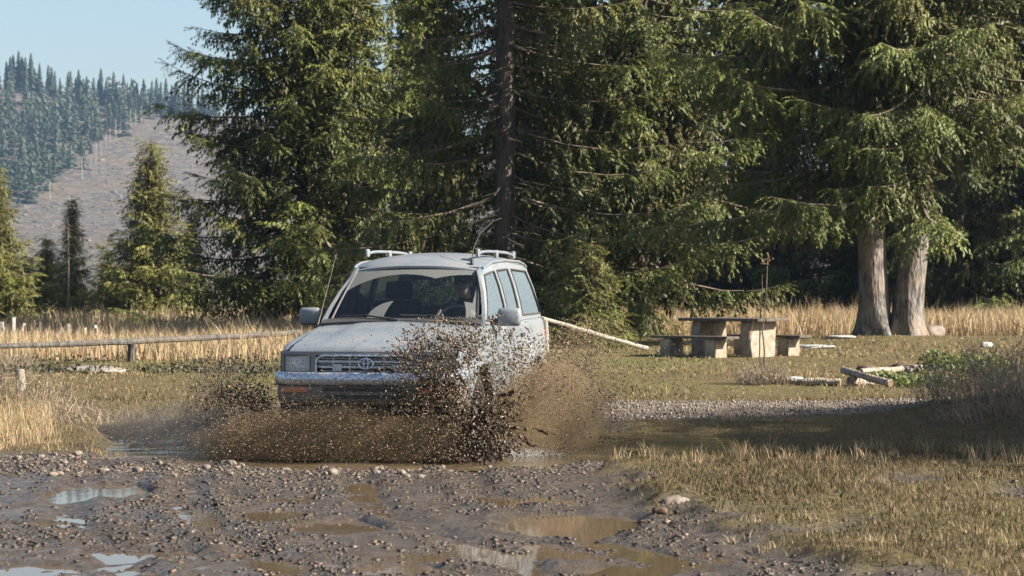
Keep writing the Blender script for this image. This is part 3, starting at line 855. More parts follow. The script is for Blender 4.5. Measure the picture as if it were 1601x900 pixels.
# twin-trunked spruce by the picnic table
tw = [[(-0.35, 0, -0.3), (-0.40, 0, 1.0), (-0.50, 0.05, 3.2), (-0.65, 0.1, 9), (-0.8, 0, 27)], [(0.34, 0, -0.3), (0.42, 0, 0.8), (0.70, 0, 3.4), (0.95, -0.1, 9), (1.2, 0, 27)]]
def skip3(az, z, r):
    lo = 5.2 if math.cos(az) > 0.12 else (3.7 if adiff(az, CAMSIDE) < 0.9 else 3.8)
    if math.cos(az) < -0.75: lo = 3.5
    if z < lo: return 0
    return 1.0 if adiff(az, CAMSIDE) < 2.0 or r.random() < .5 else 0
t3 = spruce("spruce_tree", (gx(1392, 58), 58.0, float(H(gx(1392, 58), 58.0)) - 0.05), 27.0, 5.9, 2.5, 31, 0.37, fine_to=8.9, mid_to=11.8, per_m=16, dens=0.70,
            droop=0.48, up=0.30, trunks=tw, skip=skip3, bark="bark", hang_share=0.34, profile=lambda f: (1 - f) ** 0.7)
tag(t3, "huge twin-trunked spruce beside the stone picnic table", "tree", "large spruces behind the meadow")
# behind, between the two
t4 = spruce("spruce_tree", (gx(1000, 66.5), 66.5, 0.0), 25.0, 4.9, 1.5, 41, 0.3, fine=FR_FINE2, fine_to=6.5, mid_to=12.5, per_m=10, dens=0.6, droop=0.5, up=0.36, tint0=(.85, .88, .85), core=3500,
            skip=lambda az, z, r: 0 if (z < 4.2 and math.cos(az) > -0.3 and adiff(az, CAMSIDE) > 0.75) else 1.0)
tag(t4, "shaded spruce between the bare-trunked spruce and the twin-trunked one", "tree", "large spruces behind the meadow")
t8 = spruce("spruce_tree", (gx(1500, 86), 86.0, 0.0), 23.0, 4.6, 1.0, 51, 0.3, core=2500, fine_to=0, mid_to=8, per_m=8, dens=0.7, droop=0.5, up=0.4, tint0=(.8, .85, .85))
tag(t8, "shaded spruce between the twin trunk and the dark wood", "tree", "large spruces behind the meadow")

# three middling prototypes reused for the wood edge and the young trees on the left
def young(seed, Ht, R):
    return spruce("spruce_tree", (0, 0, 0), Ht, R, 0.15, seed, 0.012 * Ht + 0.02, mat="young_needles", fine_to=0, mid_to=99, per_m=22, dens=1.25, droop=0.25, up=0.35, bark="bark", whorl=0.36, core=900)
y1 = young(61, 7.0, 2.1); y2 = young(62, 7.0, 1.5); y3 = young(63, 4.0, 1.6)
PY = [y1, y2, y3]; used = [False] * 3
def put(k, px, d, s, label, group=None, rz=0.0, sx=1.0):
    if not used[k]: o = PY[k]; used[k] = True
    else: o = copy_tree(PY[k])
    o.location = (gx(px, d), d, float(H(gx(px, d), d)) - 0.03); o.rotation_euler = (0, 0, rz); o.scale = (s * sx, s * sx, s)
    tag(o, label, "tree", group); return o
G5 = "young spruces along the stake fence"
put(0, 236, 88, 0.98, "sunlit young spruce, the tallest between the felled slope and the big spruce", G5, 0.4, 1.05)
put(1, 112, 95, 0.71, "slender young spruce rising alone behind the stake fence", G5, 1.0, 0.9)
put(0, -8, 86, 0.84, "bushy young spruce above the first stakes of the fence", G5, 2.0, 1.0)
put(2, 168, 97, 0.72, "low young spruce filling the gap beside the tallest young spruce", G5, 0.4)
put(2, 72, 99, 0.88, "pale scrubby young spruce behind the slender one", G5, 2.4, 0.9)
put(1, 300, 93, 0.62, "young spruce half hidden by the broad dark spruce", G5, 3.0)
put(2, 40, 104, 0.7, "small pale spruce low between two young spruces", G5, 1.1)
put(2, 925, 53.5, 0.62, "young bright green spruce at the foot of the bare-trunked spruce", None, 0.8, 0.95)
put(2, 885, 57, 0.55, "little spruce in the tall grass beside the bright green young one", None, 2.8, 1.1)
put(2, 545, 70.5, 0.66, "young spruce half hidden behind the bonnet of the car", None, 4.0, 1.1)
# dead bare stem among the young trees
e = empty("dead_tree", (gx(106, 92), 92.0, 0.0))
MB().tube([(0, 0, -0.1), (0.03, 0, 2.0), (0.0, 0.02, 4.0)], [0.045, 0.032, 0.01], 7).build("trunk", M["bark"], e)
ds = []
for k in range(26):
    a = random.Random(k).uniform(0, 6.28); zz = 0.6 + 3.6 * k / 26; l = 0.5 * (1 - k / 40)
    ds.append((np.array([[0, 0, zz], [l * math.cos(a), l * math.sin(a), zz - 0.12]]), 0.012, 0.004))
strips("dead_bough", ds, M["twig"], e)["kind"] = "stuff"
tag(e, "thin dead pale stem standing among the young spruces", "tree")

# the dark wood behind the meadow, and the trees outside the picture that shade it and the track
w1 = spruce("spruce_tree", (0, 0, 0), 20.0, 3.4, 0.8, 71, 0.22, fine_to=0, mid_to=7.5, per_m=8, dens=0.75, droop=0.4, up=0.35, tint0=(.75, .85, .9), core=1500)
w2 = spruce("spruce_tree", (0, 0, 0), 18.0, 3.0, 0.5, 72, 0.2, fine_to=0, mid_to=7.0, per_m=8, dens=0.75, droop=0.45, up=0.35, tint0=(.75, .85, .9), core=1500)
PW = [w1, w2]; usedw = [False, False]
rw = random.Random(5)
def putw(k, x, y, s, label, group):
    if not usedw[k]: o = PW[k]; usedw[k] = True
    else: o = copy_tree(PW[k])
    o.location = (x, y, -0.05); o.rotation_euler = (0, 0, rw.uniform(0, 6)); o.scale = (s, s, s * rw.uniform(.9, 1.1)); tag(o, label, "tree", group)
GW = "trees of the dark wood behind the meadow"
for row, (d, x0, x1, st) in enumerate([(91, 1.5, 52, 3.7), (96, -3, 56, 4.2), (101, -8, 60, 4.5)]):
    x = x0; k = row
    while x < x1:
        putw(k % 2, x + rw.uniform(-.8, .8), d + rw.uniform(-1.2, 1.2), rw.uniform(.85, 1.1), "dark shaded spruce in the wood behind the tall dry grass", GW); k += 1; x += st
for x, y, s, lab in [(20.5, 86.5, 1.1, ""), (23.6, 84.8, 1.15, ""), (26.8, 85.6, 1.2, ""), (30, 84.5, 1.2, ""), (33.5, 86, 1.2, ""), (37.5, 85, 1.25, "")]:
    putw(0, x, y, s, "tall off-frame spruce added to shade the dark wood", "off-frame trees added to shade the dark wood")  # row beyond the frame, added to darken the wood
# broad tree standing right of the track; its crown throws the shadow that crosses the puddle end
for x, y, s, sx, lab in [(15.6, 20.0, 1.42, 1.6, "broad bushy spruce beside the track, right of the brush mound"), (17.0, 22.2, 1.45, 1.6, "stocky spruce behind the broad bushy one beside the track"),
                         (15.2, 18.3, 1.36, 1.45, "shorter stocky spruce in front of the broad bushy one beside the track"), (19.0, 19.6, 1.6, 1.5, "taller bushy spruce standing behind the row beside the track"), (20.0, 23.2, 1.6, 1.6, "tallest bushy spruce at the back of the row beside the track")]:
    o = copy_tree(y1); o.location = (x, y, 0); o.scale = (s * sx, s * sx, s); o.rotation_euler = (0, 0, x); tag(o, lab, "tree", "spruces beside the track")
print("crown triangles", tri_count[0])
# ------------------------------------------------------------------ grass and small plants
def blades(name, x, y, z, h, w, lean, col, mat, rng, bend=0.35, segs=2):
    n = len(x); az = rng.uniform(0, 2 * math.pi, n); face = rng.uniform(0, math.pi, n)
    lx = np.cos(az) * lean * h; ly = np.sin(az) * lean * h
    sx = np.cos(face) * w * 0.5; sy = np.sin(face) * w * 0.5
    b = np.stack([x, y, z], 1)
    V = np.empty((n, 5, 3))
    V[:, 0] = b + np.stack([sx, sy, 0 * sx], 1); V[:, 1] = b - np.stack([sx, sy, 0 * sx], 1)
    m = b + np.stack([lx * bend, ly * bend, h * 0.58], 1)
    V[:, 2] = m - np.stack([sx, sy, 0 * sx], 1) * 0.75; V[:, 3] = m + np.stack([sx, sy, 0 * sx], 1) * 0.75
    V[:, 4] = b + np.stack([lx, ly, h * np.sqrt(np.clip(1 - lean ** 2 * 0.5, 0.2, 1))], 1)
    o = (np.arange(n) * 5)[:, None]
    F = np.concatenate([o + np.array([[0, 1, 2]]), o + np.array([[0, 2, 3]]), o + np.array([[3, 2, 4]])])
    C = np.repeat(col, 5, 0)
    return mesh_np(name, V.reshape(-1, 3), F, M[mat], None, None, C)

rg = np.random.default_rng(8)
def tint(n, lo=0.7, hi=1.25, hue=0.06, green=None):
    c = rg.uniform(lo, hi, (n, 1)) * (1 + hue * rg.normal(size=(n, 3)))
    if green is not None: c = c * (1 - green[:, None] + green[:, None] * np.array([0.55, 0.72, 0.5]))
    return np.clip(c, 0.1, 2)

# tall dry grass, right band in front of the dark wood
def band(n, x0, x1, y0, y1, hmin, hmax, name, label, w=0.02, den=None):
    x = rg.uniform(x0, x1, n); y = rg.uniform(y0, y1, n)
    cl = fbm(x * 0.5, y * 0.35, 91, 3)
    keep = rg.random(n) < (0.62 + 0.5 * cl if den is None else den(x, y, cl))
    x, y, cl = x[keep], y[keep], cl[keep]; k = len(x)
    h = rg.uniform(hmin, hmax, k) * (0.85 + 0.5 * cl) * np.where(rg.random(k) < 0.05, 1.45, 1.0)
    return tag(blades(name, x, y, H(x, y) - 0.02, h, w * rg.uniform(.6, 1.5, k), rg.uniform(.05, .55, k), tint(k, .65, 1.3), "straw", rg), label, "grass", kind="stuff")
band(34000, 1.2, 20, 66.5, 82, 0.42, 0.95, "tall_grass", "band of tall dry golden grass in front of the dark wood", 0.022,
     lambda x, y, c: 0.6 + 0.5 * c)
band(20000, -12, -2.5, 44.5, 66, 0.25, 0.6, "tall_grass", "tall pale dry grass behind and under the long rail", 0.018, lambda x, y, c: np.where(y < 50, 1.0, np.where(y < 55, .8, .25)) + 0.4 * c)
band(9000, -16, -3.5, 66, 86, 0.3, 0.75, "tall_grass", "dry grass along the stake fence and young spruces", 0.025)

# short meadow turf
def turf(n, x0, x1, y0, y1, hmin, hmax, w, name, label, fn=None, lo=.6, hi=1.2):
    x = rg.uniform(x0, x1, n); y = rg.uniform(y0, y1, n)
    half = 0.235 * y + 0.6; k = np.abs(x) < half
    m_, g_, gr_ = zones(x, y); hh = H(x, y)
    pr = (1 - m_) * (1 - 0.93 * g_) * np.clip(0.6 + 0.6 * fbm(x * 1.5, y * 0.9, 71, 3) + 0.55 * fbm(x * 0.45, y * 0.25, 73, 3), 0.04, 1)
    if fn is not None: pr = pr * fn(x, y)
    keep = k & (rg.random(n) < pr) & (hh > 0.012)
    x, y, gr_, hh = x[keep], y[keep], gr_[keep], hh[keep]; k = len(x)
    gnz = np.clip(0.12 + 0.8 * fbm(x * 0.8, y * 0.5, 72, 3) + 0.5 * gr_, 0, 1)
    hgt = rg.uniform(hmin, hmax, k) * (1 + 0.6 * fbm(x * 0.9, y * 0.5, 74, 3)) * np.where(rg.random(k) < 0.03, 2.0, 1.0)
    return tag(blades(name, x, y, hh - 0.005, hgt, w * rg.uniform(.6, 1.5, k), rg.uniform(.2, 1.0, k), tint(k, lo, hi, .07, gnz) * (1 + 0.45 * fbm(x * 0.6, y * 0.3, 75, 3))[:, None], "short_grass", rg), label, "grass", kind="stuff")
turf(70000, 0.5, 5.6, 11.3, 20.4, 0.018, 0.055, 0.006, "short_grass", "short trampled brown grass on the bank right of the puddles", None, .45, 1.15)
turf(34000, -6, 7, 20.2, 30, 0.025, 0.07, 0.007, "short_grass", "short grass on both sides of the car and side track")
turf(42000, -10, 12, 29, 46, 0.025, 0.06, 0.014, "short_grass", "cropped dry grass of the meadow behind the car", None, .95, 1.7)
turf(26000, -14, 15, 46, 62, 0.03, 0.07, 0.024, "short_grass", "cropped grass of the meadow round the picnic table and twin trunk", None, 1.0, 1.7)

# straw tufts standing out at the edge of the shaded strip and on the bank
def tufts(spots, name, label, mat="straw", lo=.7, hi=1.3, wd=0.005, lean=(.1, .8)):
    X, Y, Hh, T = [], [], [], []
    for (x, y, r, h, c) in spots:
        X.append(rg.normal(x, r, c)); Y.append(rg.normal(y, r, c)); Hh.append(h * rg.uniform(.4, 1.1, c))
    x, y, h = np.concatenate(X), np.concatenate(Y), np.concatenate(Hh); k = len(x)
    return tag(blades(name, x, y, H(x, y) - 0.01, h, wd * rg.uniform(.7, 1.4, k), rg.uniform(lean[0], lean[1], k), tint(k, lo, hi), mat, rg), label, "grass", kind="stuff")
sp = []
for k in range(46):
    y = rg.uniform(18.6, 20.3); x = rg.uniform(gx(960, y), gx(1650, y)); sp.append((x, y, 0.05, rg.uniform(.07, .2), 26))
for k in range(24):
    y = rg.uniform(12.5, 18.5); x = rg.uniform(gx(1000, y) + .4, gx(1640, y)); sp.append((x, y, 0.05, rg.uniform(.03, .09), 24))
tufts(sp, "grass_tuft", "straw-coloured grass tufts edging the shaded strip on the right")
sp = []
for k in range(90):
    y = rg.uniform(20.9, 24.5); x = rg.uniform(-5.6, gx(70, y)); sp.append((x, y, 0.08, rg.uniform(.10, .30), 40))
for k in range(20):
    y = rg.uniform(20.7, 21.5); x = rg.uniform(-5, gx(215, y)); sp.append((x, y, 0.06, rg.uniform(.04, .10), 40))
tufts(sp, "grass_tuft", "pale yellow grass tufts at the left edge of the puddle")

# dark leaves laid as the shadow strip under the rail
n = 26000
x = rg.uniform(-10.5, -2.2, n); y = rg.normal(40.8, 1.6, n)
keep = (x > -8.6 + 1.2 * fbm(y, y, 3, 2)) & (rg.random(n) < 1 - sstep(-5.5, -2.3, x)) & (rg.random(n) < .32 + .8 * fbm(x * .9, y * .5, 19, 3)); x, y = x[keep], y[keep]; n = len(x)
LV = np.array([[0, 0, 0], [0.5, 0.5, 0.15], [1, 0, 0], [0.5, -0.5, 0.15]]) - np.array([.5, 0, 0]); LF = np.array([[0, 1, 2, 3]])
tag(scatter("shadow_leaves", LV, LF, np.stack([x, y, H(x, y) + rg.uniform(0.01, 0.13, n)], 1), rg.uniform(.03, .06, n), np.ones((n, 3)), rg, M["shade_leaf"], None, tint(n, .5, 1.3, .08)),
    "dark leaves put in for the shadow strip under the rail", "ground cover", kind="stuff")

# dead brush: bundles of thin branching stems
def brush(name, x, y, r, h, stems, seed, label, cat="bush", leaf=0.0, mat="brush", group=None):
    rr = np.random.default_rng(seed); X, Y, Hh, segV, segF = [], [], [], [], []
    V, F, C = [], [], []; b = 0
    def stem(p, d, l, w, depth):
        nonlocal b
        q = p + d * l * .5 + rr.normal(size=3) * l * .07; e_ = q + (d + rr.normal(size=3) * .22) * l * .5
        s = np.cross(d, rr.normal(size=3)); s /= np.linalg.norm(s) + 1e-9; s *= w
        t_ = rr.uniform(.55, 1.3)
        V.extend([p + s, p - s, q - s * .7, q + s * .7, e_ + s * .25, e_ - s * .25]); F.extend([(b, b + 1, b + 2, b + 3), (b + 3, b + 2, b + 5, b + 4)]); C.extend([(t_, t_, t_)] * 6); b += 6
        if depth > 0:
            for _ in range(int(rr.integers(2, 4))):
                dd = d + rr.normal(size=3) * .55; dd[2] = abs(dd[2]); dd /= np.linalg.norm(dd)
                stem(p + (e_ - p) * rr.uniform(.35, 1.0), dd, l * rr.uniform(.35, .6), w * .65, depth - 1)
    for _ in range(stems):
        a = rr.uniform(0, 6.28); q = r * math.sqrt(rr.random())
        bx, by = q * math.cos(a), q * math.sin(a)
        hh = h * rr.uniform(.35, 1.0) * (1 - .45 * (q / r) ** 2)
        d = np.array([bx / r * .5 + .28 * rr.normal(), by / r * .5 + .28 * rr.normal(), 1.0]); d /= np.linalg.norm(d)
        zz = float(H(x + bx, y + by)) - float(H(x, y))
        stem(np.array([bx, by, zz - 0.03]), d, hh * .75, 0.0045 * (1 + .2 * rr.normal()) * max(1, y / 26), 2)
    o = mesh_np(name, np.array(V), np.array(F), M[mat], None, None, np.array(C))
    o.location = (x, y, float(H(x, y)))
    tag(o, label, cat, group); return o
brush("dead_bush", gx(1565, 25.5), 25.5, 0.75, 0.85, 260, 1, "dense grey-brown dead bush on the mound right of the side track")
brush("dead_bush", gx(1500, 26.5), 26.5, 0.55, 0.55, 148, 2, "lower dead bush before the weeds on the mound")
brush("dead_bush", gx(1640, 24.0), 24.0, 0.8, 0.95, 198, 3, "tall dead bush on the mound behind the dense grey-brown bush")
brush("dead_bush", gx(1560, 23.2), 23.2, 0.6, 0.45, 148, 4, "low shaded dead bush at the front of the mound")
brush("dead_bush", gx(20, 27.5), 27.5, 0.65, 0.62, 198, 5, "grey dead bush growing round the white stump post")
brush("dead_bush", gx(-10, 40.0), 40.0, 0.7, 0.75, 136, 6, "dark dead bush in the dip near the start of the rail")
brush("dead_bush", gx(95, 24.6), 24.6, 0.5, 0.38, 148, 7, "low dead bush behind the yellow grass at the puddle")
brush("dead_bush", gx(190, 23.6), 23.6, 0.75, 0.40, 161, 8, "dark low bush in the shadow of the car")
brush("dead_bush", gx(290, 24.5), 24.5, 0.6, 0.30, 148, 9, "low dark bush just behind the left spray of mud")

# weeds by the logs: leafy stems
def weed(x, y, h, r, leaves, seed, label):
    rr = np.random.default_rng(seed); n = leaves
    a = rr.uniform(0, 6.28, n); q = r * np.sqrt(rr.random(n)); z = h * rr.random(n) ** .8 * (1 - .4 * (q / r) ** 2)
    e = empty("weed", (x, y, float(H(x, y))))
    scatter("foliage", LV * np.array([1, .55, 1]), LF, np.stack([q * np.cos(a), q * np.sin(a), z + .02], 1), rr.uniform(.05, .10, n), np.ones((n, 3)), rr, M["green_leaf"], e, np.clip(rr.uniform(.6, 1.4, (n, 1)) * np.ones((n, 3)), .3, 1.5))
    sg = []
    for k in range(16):
        aa = rr.uniform(0, 6.28); qq = r * .8 * rr.random(); sg.append((np.array([[qq * math.cos(aa) * .5, qq * math.sin(aa) * .5, -.03], [qq * math.cos(aa), qq * math.sin(aa), h * rr.uniform(.6, 1.05)]]), .006, .003))
    strips("stem", sg, M["twig"], e)["kind"] = "stuff"; tag(e, label, "weed"); return e
weed(gx(1462, 37.5), 37.5, 0.36, 0.28, 260, 1, "leafy dark green weed with bushy top behind the long log")
weed(gx(1505, 38.0), 38.0, 0.34, 0.36, 320, 2, "green weed clump between the bushy weed and the dead bush")
weed(gx(1548, 36.5), 36.5, 0.36, 0.4, 300, 3, "yellowish weed clump touching the dead bush on the mound")
weed(gx(1450, 33.5), 33.5, 0.16, 0.5, 300, 4, "low green weeds growing among the logs")
weed(gx(1385, 35.0), 35.0, 0.14, 0.5, 260, 5, "low green weeds under the leaning log")

# dried tall plant with a mound of dead stems
e = empty("dried_thistle", (gx(1192, 34.2), 34.2, float(H(gx(1192, 34.2), 34.2))))
m = MB()
def stalk(m, pts, r0, r1): m.tube(pts, [r0 + (r1 - r0) * i / (len(pts) - 1) for i in range(len(pts))], 5)
stalk(m, [(0.02, 0, -.02), (0.03, 0, .45), (0.0, 0, .75), (0.05, 0, 1.2), (0.075, 0, 1.76)], .016, .005)
stalk(m, [(0.0, 0, -.02), (-0.04, 0, .4), (-0.03, 0.02, .9), (0.0, 0, 1.35), (-0.005, 0, 1.55)], .013, .003)
stalk(m, [(0, 0, 0), (-.14, 0, .32), (-.17, 0, .55), (-.12, 0, .95)], .011, .003)
stalk(m, [(0, 0, 0), (.12, 0, .2), (.16, 0, .42)], .010, .003)
stalk(m, [(0, 0, .0), (.22, 0, .18), (.32, 0, .35)], .008, .002)
stalk(m, [(-.05, 0, 0), (-.28, 0, .22), (-.34, 0, .38)], .008, .002)
m.build("stem", M["twig"], e)
m = MB()
rr = np.random.default_rng(3)
for k in range(16):
    c = np.array([0.075, 0, 1.74]) + rr.normal(size=3) * np.array([.03, .03, .05]); m.add(ICO1V * rr.uniform(.010, .02) + c, ICO1F)
m.build("flower_head", plain("dried_flower_head", (0.17, 0.105, 0.055), .8, .2), e)
tag(e, "tall dried thistle with brown flower head in front of the table", "plant")
brush("dead_bush", gx(1195, 34.0), 34.0, 0.34, 0.42, 300, 21, "small dark tangle of dead stems at the foot of the thistle")

# ------------------------------------------------------------------ fences
def rough_pole(m, pts, r, seed, n=10):
    P = np.array(pts, float); k = len(P); rr = np.random.default_rng(seed)
    m.tube(P, [r * (1 + .07 * rr.normal()) for _ in range(k)], n)
def lin(a, b, k, wob=0.0, seed=0):
    rr = np.random.default_rng(seed); a = np.array(a, float); b = np.array(b, float)
    return [a + (b - a) * i / (k - 1) + rr.normal(size=3) * wob for i in range(k)]
fence = empty("rail_fence", (gx(205, 44), 44.0, float(H(gx(205, 44), 44))))
fx = fence.location
A = Vector((gx(-60, 40.5), 40.5, gz(543.5, 40.5))) - fx; B = Vector((gx(200, 44), 44, gz(534, 44))) - fx; C_ = Vector((gx(470, 50.5), 50.5, gz(520, 50.5))) - fx
m = MB(); pts = lin(A, B, 9, .008, 1) + lin(B, C_, 9, .008, 2)[1:]
m.tube(pts, list(np.linspace(.04, .062, 9)) + list(np.linspace(.062, .058, 8)), 10); m.build("rail", M["grey_wood"], fence)
m = MB(); rough_pole(m, [(0, .02, -.12), (0, .02, .2), (0.01, .02, B.z - 0.04)], .075, 3); m.build("post", M["grey_wood"], fence)
m = MB(); rough_pole(m, [(C_.x, C_.y + .02, -.25), (C_.x, C_.y + .02, C_.z - .05)], .07, 4); m.build("post", M["grey_wood"], fence)
tag(fence, "long low grey rail resting on a short post, left of the car", "fence")
e = empty("rail_fence", (gx(852, 49), 49.0, 0.0))
a = Vector((gx(846, 49), 49, gz(497, 49))) - e.location; b = Vector((gx(1012, 50.5), 50.5, 0.14)) - e.location
m = MB(); rough_pole(m, lin(a, b, 10, .006, 5), .045, 5); m.build("rail", M["pale_wood"], e)
m = MB(); rough_pole(m, [(0.02, .02, -.1), (.02, .02, .4), (.01, .02, a.z - .05)], .06, 6); m.build("post", M["pale_wood"], e)
tag(e, "pale fallen rail sloping to the ground between the car and the table", "fence")
e = empty("stump_post", (gx(32, 31.5), 31.5, float(H(gx(32, 31.5), 31.5))))
m = MB(); rough_pole(m, [(0, 0, -.1), (0, 0, .12), (-.01, 0, .27), (-.01, 0, .30)], .065, 7, 12); m.build("post", M["pale_wood"], e)
m = MB(); m.tube([(-.01, 0, .298), (-.01, 0, .304)], .05, 12); m.build("cut_end", M["white_stone"], e)
tag(e, "short white weathered stump post in the grey dead bush", "post")
e = empty("stake_fence", (gx(150, 56), 56.0, 0.0))
for k, (px, top, w, dk, ln) in enumerate([(2, 512, 9, 0, 0), (9, 514, 5, 0, .1), (21, 505, 6, 0, 0), (34, 514, 6, 0, .12), (5, 520, 8, 0, 0), (53, 509, 4, 1, 0), (56, 514, 5, 1, .2), (62, 512, 5, 1, 0), (70, 523, 8, 1, 0),
        (82, 528, 6, 0, 0), (95, 521, 4, 0, 0), (107, 515, 5, 0, 0), (128, 527, 4, 0, 0), (135, 521, 5, 0, .1), (148, 517, 7, 0, 0), (152, 521, 4, 0, .1), (166, 531, 4, 0, 0), (176, 535, 5, 0, 0), (186, 533, 5, 0, 0), (196, 531, 4, 0, 0), (233, 538, 5, 0, 0), (240, 540, 3, 0, 0), (170, 539, 4, 0, 0)]):
    d = 56.0 if px < 160 else 51.0
    x = gx(px, d); z1 = gz(top - 9, d); w_ = w / F_PX * d
    m = MB(); m.box((0, 0, 0), (w_, w_ * .8, z1 + .35), None, w_ * .15)
    o = m.build("stake", M["char_wood"] if dk else M["pale_wood"], e)
    o.location = (x - e.location.x, d - 56.0, (z1 - .35) / 2); o.rotation_euler = (0, ln, .3 * k)
tag(e, "row of uneven pale and blackened wooden stakes before the young spruces", "fence")

# ------------------------------------------------------------------ logs and molehills
def log(px0, d0, z0, px1, d1, z1, r, label, seed):
    a = Vector((gx(px0, d0), d0, float(H(gx(px0, d0), d0)) + z0)); b = Vector((gx(px1, d1), d1, float(H(gx(px1, d1), d1)) + z1))
    c = (a + b) / 2; e = empty("log", c)
    m = MB(); rough_pole(m, [p - np.array(c) for p in lin(a, b, 8, .006, seed)], r, seed, 12); m.build("bark", M["log_bark"], e)
    for p, q in ((a, b), (b, a)):
        d = (p - q).normalized(); m = MB(); m.tube([p - c - d * .002, p - c + d * .003], r * .9, 14); m.build("cut_end", M["cut_wood"], e)
    tag(e, label, "log")
log(1318, 34.2, .20, 1392, 33.3, .05, .052, "log leaning across the pile with its sawn end raised", 1)
log(1345, 36.5, .07, 1466, 38.4, .09, .055, "long pale log lying at the back of the pile", 2)
log(1328, 33.9, .06, 1362, 34.1, .05, .062, "short dark log under the raised end of the leaning log", 3)
log(1376, 35.2, .05, 1392, 36.0, .05, .045, "small log stub between the leaning and the long log", 4)
log(1438, 34.2, .055, 1479, 35.0, .05, .045, "short pale log lying alone among the green weeds", 5)
log(1205, 34.0, .05, 1314, 33.7, .055, .052, "half sunk log between the dead thistle and the log pile", 6)
for k, (px, d, r, h) in enumerate([(1355, 39.5, .17, .09), (1410, 39.8, .2, .12), (1383, 40.0, .10, .05)]):
    V = ICO3V.copy(); V = V * (1 + .18 * fbm(V[:, 0] * 3, V[:, 1] * 3 + V[:, 2] * 2, k, 4))[:, None] * np.array([r, r, h]); V[:, 2] = np.maximum(V[:, 2], -0.03)
    o = mesh_np("molehill", V, ICO3F, M["soil"], None, 180); o.location = (gx(px, d), d, float(H(gx(px, d), d)) + .01)
    tag(o, ["small brown molehill behind the raised end of the leaning log", "larger brown molehill behind the middle of the long log", "flat little molehill between two others"][k], "molehill")

# ------------------------------------------------------------------ picnic table and benches (long axis runs left and away)
PHI = math.radians(139.0)     # direction of the long axis
def plank_set(e, L, W, n, z, t, seed, gap=.006):
    rr = random.Random(seed)
    w = W / n
    for i in range(n):
        o = MB().box((0, 0, 0), (L + rr.uniform(-.03, .03), w - gap, t), None, .006).build("plank", M["table_wood"], e)
        o.location = (rr.uniform(-.012, .012), -W / 2 + w * (i + .5), z - t / 2 + rr.uniform(-.003, .003))
def rough_block(e, x, wid, thick, h, seed):
    bm = bmesh.new(); bmesh.ops.create_cube(bm, size=1); bmesh.ops.scale(bm, vec=(thick, wid, h), verts=bm.verts)
    bmesh.ops.bevel(bm, geom=list(bm.edges), offset=.018, segments=2, affect='EDGES')
    bmesh.ops.subdivide_edges(bm, edges=list(bm.edges), cuts=3, use_grid_fill=True)
    rr = np.random.default_rng(seed)
    for v in bm.verts:
        v.co += Vector(rr.normal(size=3) * .005)
        v.co.y *= 1 + .05 * math.sin(v.co.z * 4 + seed)
    me = bpy.data.meshes.new("leg"); bm.to_mesh(me); bm.free()
    o = link("leg", me, M["concrete"], e, 40); o.location = (x, 0, h / 2 - .06); return o
cx, cy = gx(1146, 47.4), 47.4
tab = empty("picnic_table", (cx, cy, float(H(cx, cy))), PHI)
plank_set(tab, 1.95, 1.02, 4, 0.82 - tab.location.z, .06, 1)
rough_block(tab, -.60, .84, .24, .82 - tab.location.z, 1); rough_block(tab, .58, .84, .24, .82 - tab.location.z, 2)
tag(tab, "rustic picnic table with plank top on two stone block legs", "table")
u = Vector((math.cos(PHI), math.sin(PHI))); nrm = Vector((-u.y, u.x))       # nrm points to the near-left side
if nrm.y > 0: nrm = -nrm
for sgn, lab, sh in ((1, "low plank bench on stone blocks along the near side of the table", .22), (-1, "low plank bench on stone blocks along the far side of the table", -.12)):
    bx, by = cx + nrm.x * .98 * sgn + u.x * sh, cy + nrm.y * .98 * sgn + u.y * sh
    bn = empty("bench", (bx, by, float(H(bx, by))), PHI)
    zt = .48 - bn.location.z
    plank_set(bn, 1.85, .42, 2, zt, .05, 5 + sgn)
    rough_block(bn, -.52, .40, .26, zt, 3 + sgn); rough_block(bn, .55, .40, .26, zt, 7 + sgn)
    tag(bn, lab, "bench", "benches of the picnic set")
# ------------------------------------------------------------------ the car: local X across (driver's side +), Y backwards from the nose, Z up
CAR_YAW = -math.radians(11.0)
car = empty("off_road_car", (gx(571, 20.5), 20.5, 0.008), CAR_YAW)
tag(car, "dusty pale silver off-road car splashing through the muddy puddle", "car")

def paint_mat():
    t = NT("dusty_pale_car_paint"); v = t.coord("Object")
    fine = t.noise(v, 38.0, 5.0, 0.7); big = t.noise(v, 3.2, 5.0, 0.65); dots = t.noise(v, 95.0, 2.0, 0.5)
    c = t.ramp(big, [(0.35, (0.125, 0.155, 0.19)), (0.55, (0.18, 0.195, 0.205)), (0.75, (0.215, 0.21, 0.195))])
    c = t.mix(t.ramp(fine, [(0.45, 0.0), (0.72, 0.55)]), c, (0.25, 0.235, 0.21))
    # dried mud spatter low on the body
    sx = t.new("SeparateXYZ"); t.l(v, sx.inputs[0])
    low = t.math('SUBTRACT', 1.0, t.math('MULTIPLY', t.math('SUBTRACT', sx.outputs[2], 0.40), 2.1))
    sp_ = t.math('ADD', t.math('MULTIPLY', low, 0.42), t.math('SUBTRACT', t.math('MULTIPLY', dots, 0.6), 0.17))
    sp_ = t.math('ADD', sp_, t.math('MULTIPLY', t.math('SUBTRACT', big, 0.5), 0.5))
    c = t.mix(t.ramp(sp_, [(0.40, 0.0), (0.52, 0.85)]), c, (0.12, 0.085, 0.055))
    r = t.ramp(fine, [(0.35, 0.28), (0.7, 0.62)])
    return t.finish(t.principled(c, r, 0.5, 0.0, t.bump(fine, 0.04, 0.004), coat=0.15))
M["paint"] = paint_mat()
